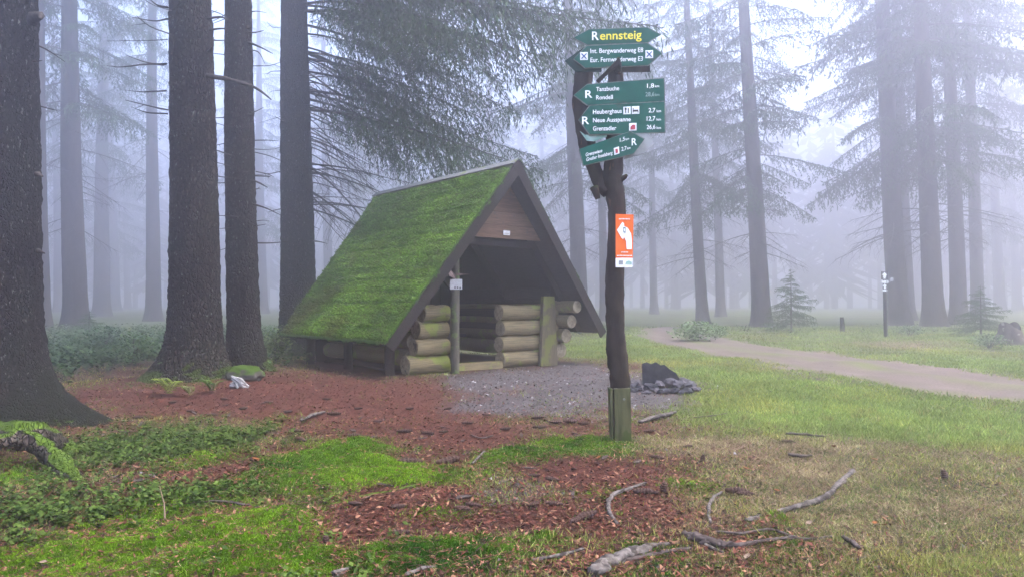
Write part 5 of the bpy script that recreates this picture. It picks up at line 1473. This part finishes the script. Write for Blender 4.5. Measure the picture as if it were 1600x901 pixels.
# fallen leaves
def leaf_mesh(name, mat):
    pts = []
    prof = [(0, 0.03), (0.12, 0.20), (0.3, 0.33), (0.5, 0.36), (0.7, 0.28), (0.88, 0.13), (1, 0.0)]
    mb = MB(); V, F_ = [], []
    for t, w in prof:
        curl = 0.22 * (t - 0.5) ** 2 * 4
        V += [(t - 0.5, -w, curl * 0.5 + w * 0.35), (t - 0.5, 0, curl * 0.35), (t - 0.5, w, curl * 0.5 + w * 0.35)]
    for i in range(len(prof) - 1):
        for k in (0, 1):
            F_.append((i * 3 + k, i * 3 + k + 1, i * 3 + k + 4, i * 3 + k + 3))
    mb.add(V, F_); return mb.mesh(name, mat, True)
LO, LP_ = leaf_mesh('leaf_o', M['leaf_orange']), leaf_mesh('leaf_p', M['leaf_pale'])
for i, (px, py, s, me, lab, g_) in enumerate([
    (1166, 737, 20, LO, 'brightest orange fallen leaf right of the signpost, above the cones', None), (1069, 805, 18, LO, 'orange fallen leaf between the hook-shaped root and the small upright root', None), (1058, 818, 13, LO, 'ochre fallen leaf just below the orange one by the small upright root', None),
    (1214, 772, 18, LO, 'orange fallen leaf at the dark gravel patch in the dry grass', None), (1367, 824, 15, LO, 'left leaf of the orange pair in the lower right grass', None), (1382, 826, 15, LO, 'right leaf of the orange pair in the lower right grass', None),
    (1303, 702, 16, LO, 'rusty fallen leaf beside dark twigs in the right grass', None), (1367, 722, 13, LO, 'small rusty leaf near the grass tuft above the long root', None), (936, 719, 15, LO, 'orange fallen leaf just below the signpost moss', None), (400, 722, 20, LO, 'rust coloured leaves lying left of the moss mound', None),
    (372, 756, 22, LO, 'russet leaf on bare litter left of the moss', None), (575, 783, 18, LP_, 'pale curled leaf by the bare litter patch in the moss', None), (1265, 824, 20, LP_, 'whitish leaf lying under the long grey root', None), (1168, 878, 22, LP_, 'largest pale leaf at the bottom near the split root', None),
    (1075, 890, 20, LP_, 'pale leaf beside the thickest root at the bottom edge', None), (505, 868, 20, LO, 'long brown leaf beside the dark round cone in moss', None), (68, 886, 18, LP_, 'single pale leaf on the moss at the lower left', None), (330, 822, 14, LO, 'small reddish leaf in the shrub cover at left', None),
    (285, 900 - 8, 18, LO, 'brown leaf in the moss at the bottom left edge', None), (205, 760, 14, LO, 'rusty leaf in the shrub cover below the left roots', None), (1590, 868, 14, LO, 'rusty leaf at the right edge of the dry grass', None), (1570, 780, 14, LP_, 'pale leaf in the dry grass at the right edge', None), (1510, 770, 13, LP_, 'pale leaf beside the round dark cone at right', None)]):
    g = at(px, min(py, 899)); k = g.y / F_PX * s * 0.7
    o = link('fallen_leaf', me, None, (g.x, g.y, g.z + 0.022)); o.scale = (k, k, k); o.rotation_euler = (random.uniform(-0.4, 0.4), random.uniform(-0.4, 0.4), random.random() * 6.28)
    tag(o, lab, 'leaf', g_)

# ferns at the foot of the lichen-specked spruce
M['fern'] = vcol_mat('fern_leaf', 0.6, 10, 0.2, trans=0.3)
def fern(px, py, size, label, seed, n=6, col=(0.20, 0.30, 0.06)):
    rng = np.random.default_rng(seed); g = at(px, py); V, F_, C = [], [], []
    for k in range(n):
        az = -1.57 + rng.uniform(-1.5, 1.5); L = size * rng.uniform(0.7, 1.1)
        d = np.array([math.cos(az), math.sin(az), 0]); s = np.array([-d[1], d[0], 0])
        cc = np.array(col) * rng.uniform(0.6, 1.2)
        for i in range(1, 13):
            t = i / 13
            p = d * L * t * 0.6 + np.array([0, 0, L * (1.45 * t - 0.95 * t * t)])
            w = L * 0.22 * math.sin(math.pi * min(1, 0.15 + t * 0.85)) ; h = L * 0.035
            for sg_ in (-1, 1):
                b = len(V); e = p + s * sg_ * w + d * w * 0.3 + np.array([0, 0, -0.15 * w])
                V += [p - d * h, p + s * sg_ * w * 0.5 - d * h + np.array([0, 0, 0.004]), e, p + s * sg_ * w * 0.5 + d * h * 1.4, ]; F_.append((b, b + 1, b + 2, b + 3)); C += [cc] * 4
    o = link('fern', tri_mesh('fern', np.array(V), np.array(F_), M['fern'], np.array(C)), None, (g.x, g.y, g.z))
    return tag(o, label, 'fern')
fern(266, 617, 0.36, 'bright yellow-green fern at the foot of the lichen-specked spruce', 1, 7, (0.26, 0.34, 0.06))
fern(298, 619, 0.24, 'smaller pale fern right of the bright one', 2, 5, (0.20, 0.26, 0.09))
fern(332, 612, 0.30, 'darker green fern low on the trunk near the bleached wood', 3, 6, (0.07, 0.13, 0.03))

# leafy bush by the grass and bush at the mid-left
def bush(px, Y, w, h, label, seed, c0, c1, leaf=0.06, n=900):
    p = onground(px, Y); e = empty('bush', p, label, 'bush'); rng = np.random.default_rng(seed)
    mb = MB()
    for k in range(9):
        a = rng.random() * 6.28; r_ = w * 0.4 * rng.random()
        mb.tube([(0, 0, -0.03), (math.cos(a) * r_ * 0.5, math.sin(a) * r_ * 0.5, h * 0.45), (math.cos(a) * r_, math.sin(a) * r_, h * 0.85)], [0.012, 0.008, 0.003], 5)
    mb.build('stem', M['twig'], e, origin=(0, 0, 0))
    u = rng.normal(size=(n, 3)); u /= np.linalg.norm(u, axis=1)[:, None]; rr = rng.random(n) ** 0.45
    lump = 1 + 0.35 * vn(u[:, 0] * 2 + seed, u[:, 1] * 2, u[:, 2] * 2, seed)
    P = u * (rr * lump)[:, None] * np.array([w / 2, w / 2, h / 2]) + np.array([0, 0, h * 0.52])
    k = rng.random((n, 1))
    V, F_, C = diamonds(P[:, 0], P[:, 1], P[:, 2], leaf * (0.6 + 0.8 * rng.random(n)), leaf * 0.55 * (0.7 + 0.6 * rng.random(n)), 0.8, np.asarray(c0) * (1 - k) + np.asarray(c1) * k)
    link('foliage', tri_mesh('bush_foliage', V, F_, M['fern'], C), e)
bush(1085, 19.5, 1.2, 0.55, 'pale leafy bush in the grass below the leaning misty spruce', 1, (0.07, 0.14, 0.05), (0.22, 0.30, 0.13), 0.09, 900)
bush(1118, 20.5, 0.8, 0.4, 'smaller leafy bush just right of the pale leafy bush', 2, (0.06, 0.12, 0.05), (0.18, 0.26, 0.11), 0.08, 500)
bush(212, 12.0, 0.75, 0.55, 'green bush behind the foot of the lichen-specked spruce, on its left', 3, (0.03, 0.08, 0.03), (0.13, 0.20, 0.07), 0.06, 900)
bush(165, 14.5, 0.9, 0.6, 'darker bush under the hazy grey spruce at left', 4, (0.03, 0.07, 0.03), (0.09, 0.15, 0.06), 0.07, 800)
bush(432, 13.2, 0.6, 0.6, 'light green bush between the slim spruce and the roof eave', 5, (0.05, 0.10, 0.03), (0.20, 0.26, 0.09), 0.06, 700)
bush(1420, 21.4, 1.0, 0.30, 'low bush at the foot of the tall trunk by the arrow signs', 6, (0.04, 0.08, 0.04), (0.12, 0.18, 0.08), 0.06, 600)
bush(1545, 16.2, 0.8, 0.35, 'low pale bush left of the tree stump', 7, (0.05, 0.10, 0.04), (0.16, 0.22, 0.10), 0.06, 500)

# stump and marker post beyond the track
sp = onground(1577, 17.5)
stu = empty('tree_stump', sp, 'broken brown tree stump on the bank at the right edge', 'stump')
me = trunk_mesh('stump', 0.20, 0.42, M['stump'], 28, 16, 0.45, ((2.6, 0.6, 0.5, 0.2), (-1.2, 0.5, 0.5, 0.2)), 0.02, 4)
for v in me.vertices:
    if v.co.z > 0.30: v.co.z += 0.10 * math.sin(math.atan2(v.co.y, v.co.x) * 2 + 0.6) * (v.co.z - 0.30) / 0.12
link('stump_body', me, stu)
top = MB().tube([(0, 0, 0.30), (0, 0, 0.36)], [0.17, 0.15], 20, wob=0.3, seed=5)
top.build('broken_top', M['stump'], stu, origin=(0, 0, 0))
mp = onground(1315, 24.0)
tag(MB().tube([mp + Vector((0, 0, -0.05)), mp + Vector((0.01, 0, 0.25)), mp + Vector((0.0, 0, 0.50))], [0.085, 0.08, 0.06], 9, wob=0.15).build('marker_post', M['far_bark'], None, origin=mp), 'short dark marker post in the fog beyond the track', 'post')

# ------------------------------------------------------------------ the fog
hz, nt, bs = new_mat('haze')
nt.nodes.remove(bs)
pvn = nt.nodes.new('ShaderNodeVolumePrincipled')
pvn.inputs['Color'].default_value = (0.93, 0.915, 0.975, 1)
pvn.inputs['Density'].default_value = 0.020
pvn.inputs['Anisotropy'].default_value = 0.87
for nm in ('Density Attribute', 'Color Attribute', 'Temperature Attribute'):
    if nm in pvn.inputs: pvn.inputs[nm].default_value = ''
outn = [x for x in nt.nodes if x.type == 'OUTPUT_MATERIAL'][0]
nt.links.new(pvn.outputs[0], outn.inputs['Volume'])
try: hz.cycles.homogeneous_volume = True
except Exception: pass
hb = MB().box((0, 110, 20.5), (330, 310, 43.5))
tag(hb.build('haze', hz, None, origin=(0, 110, 20.5)), kind='stuff')
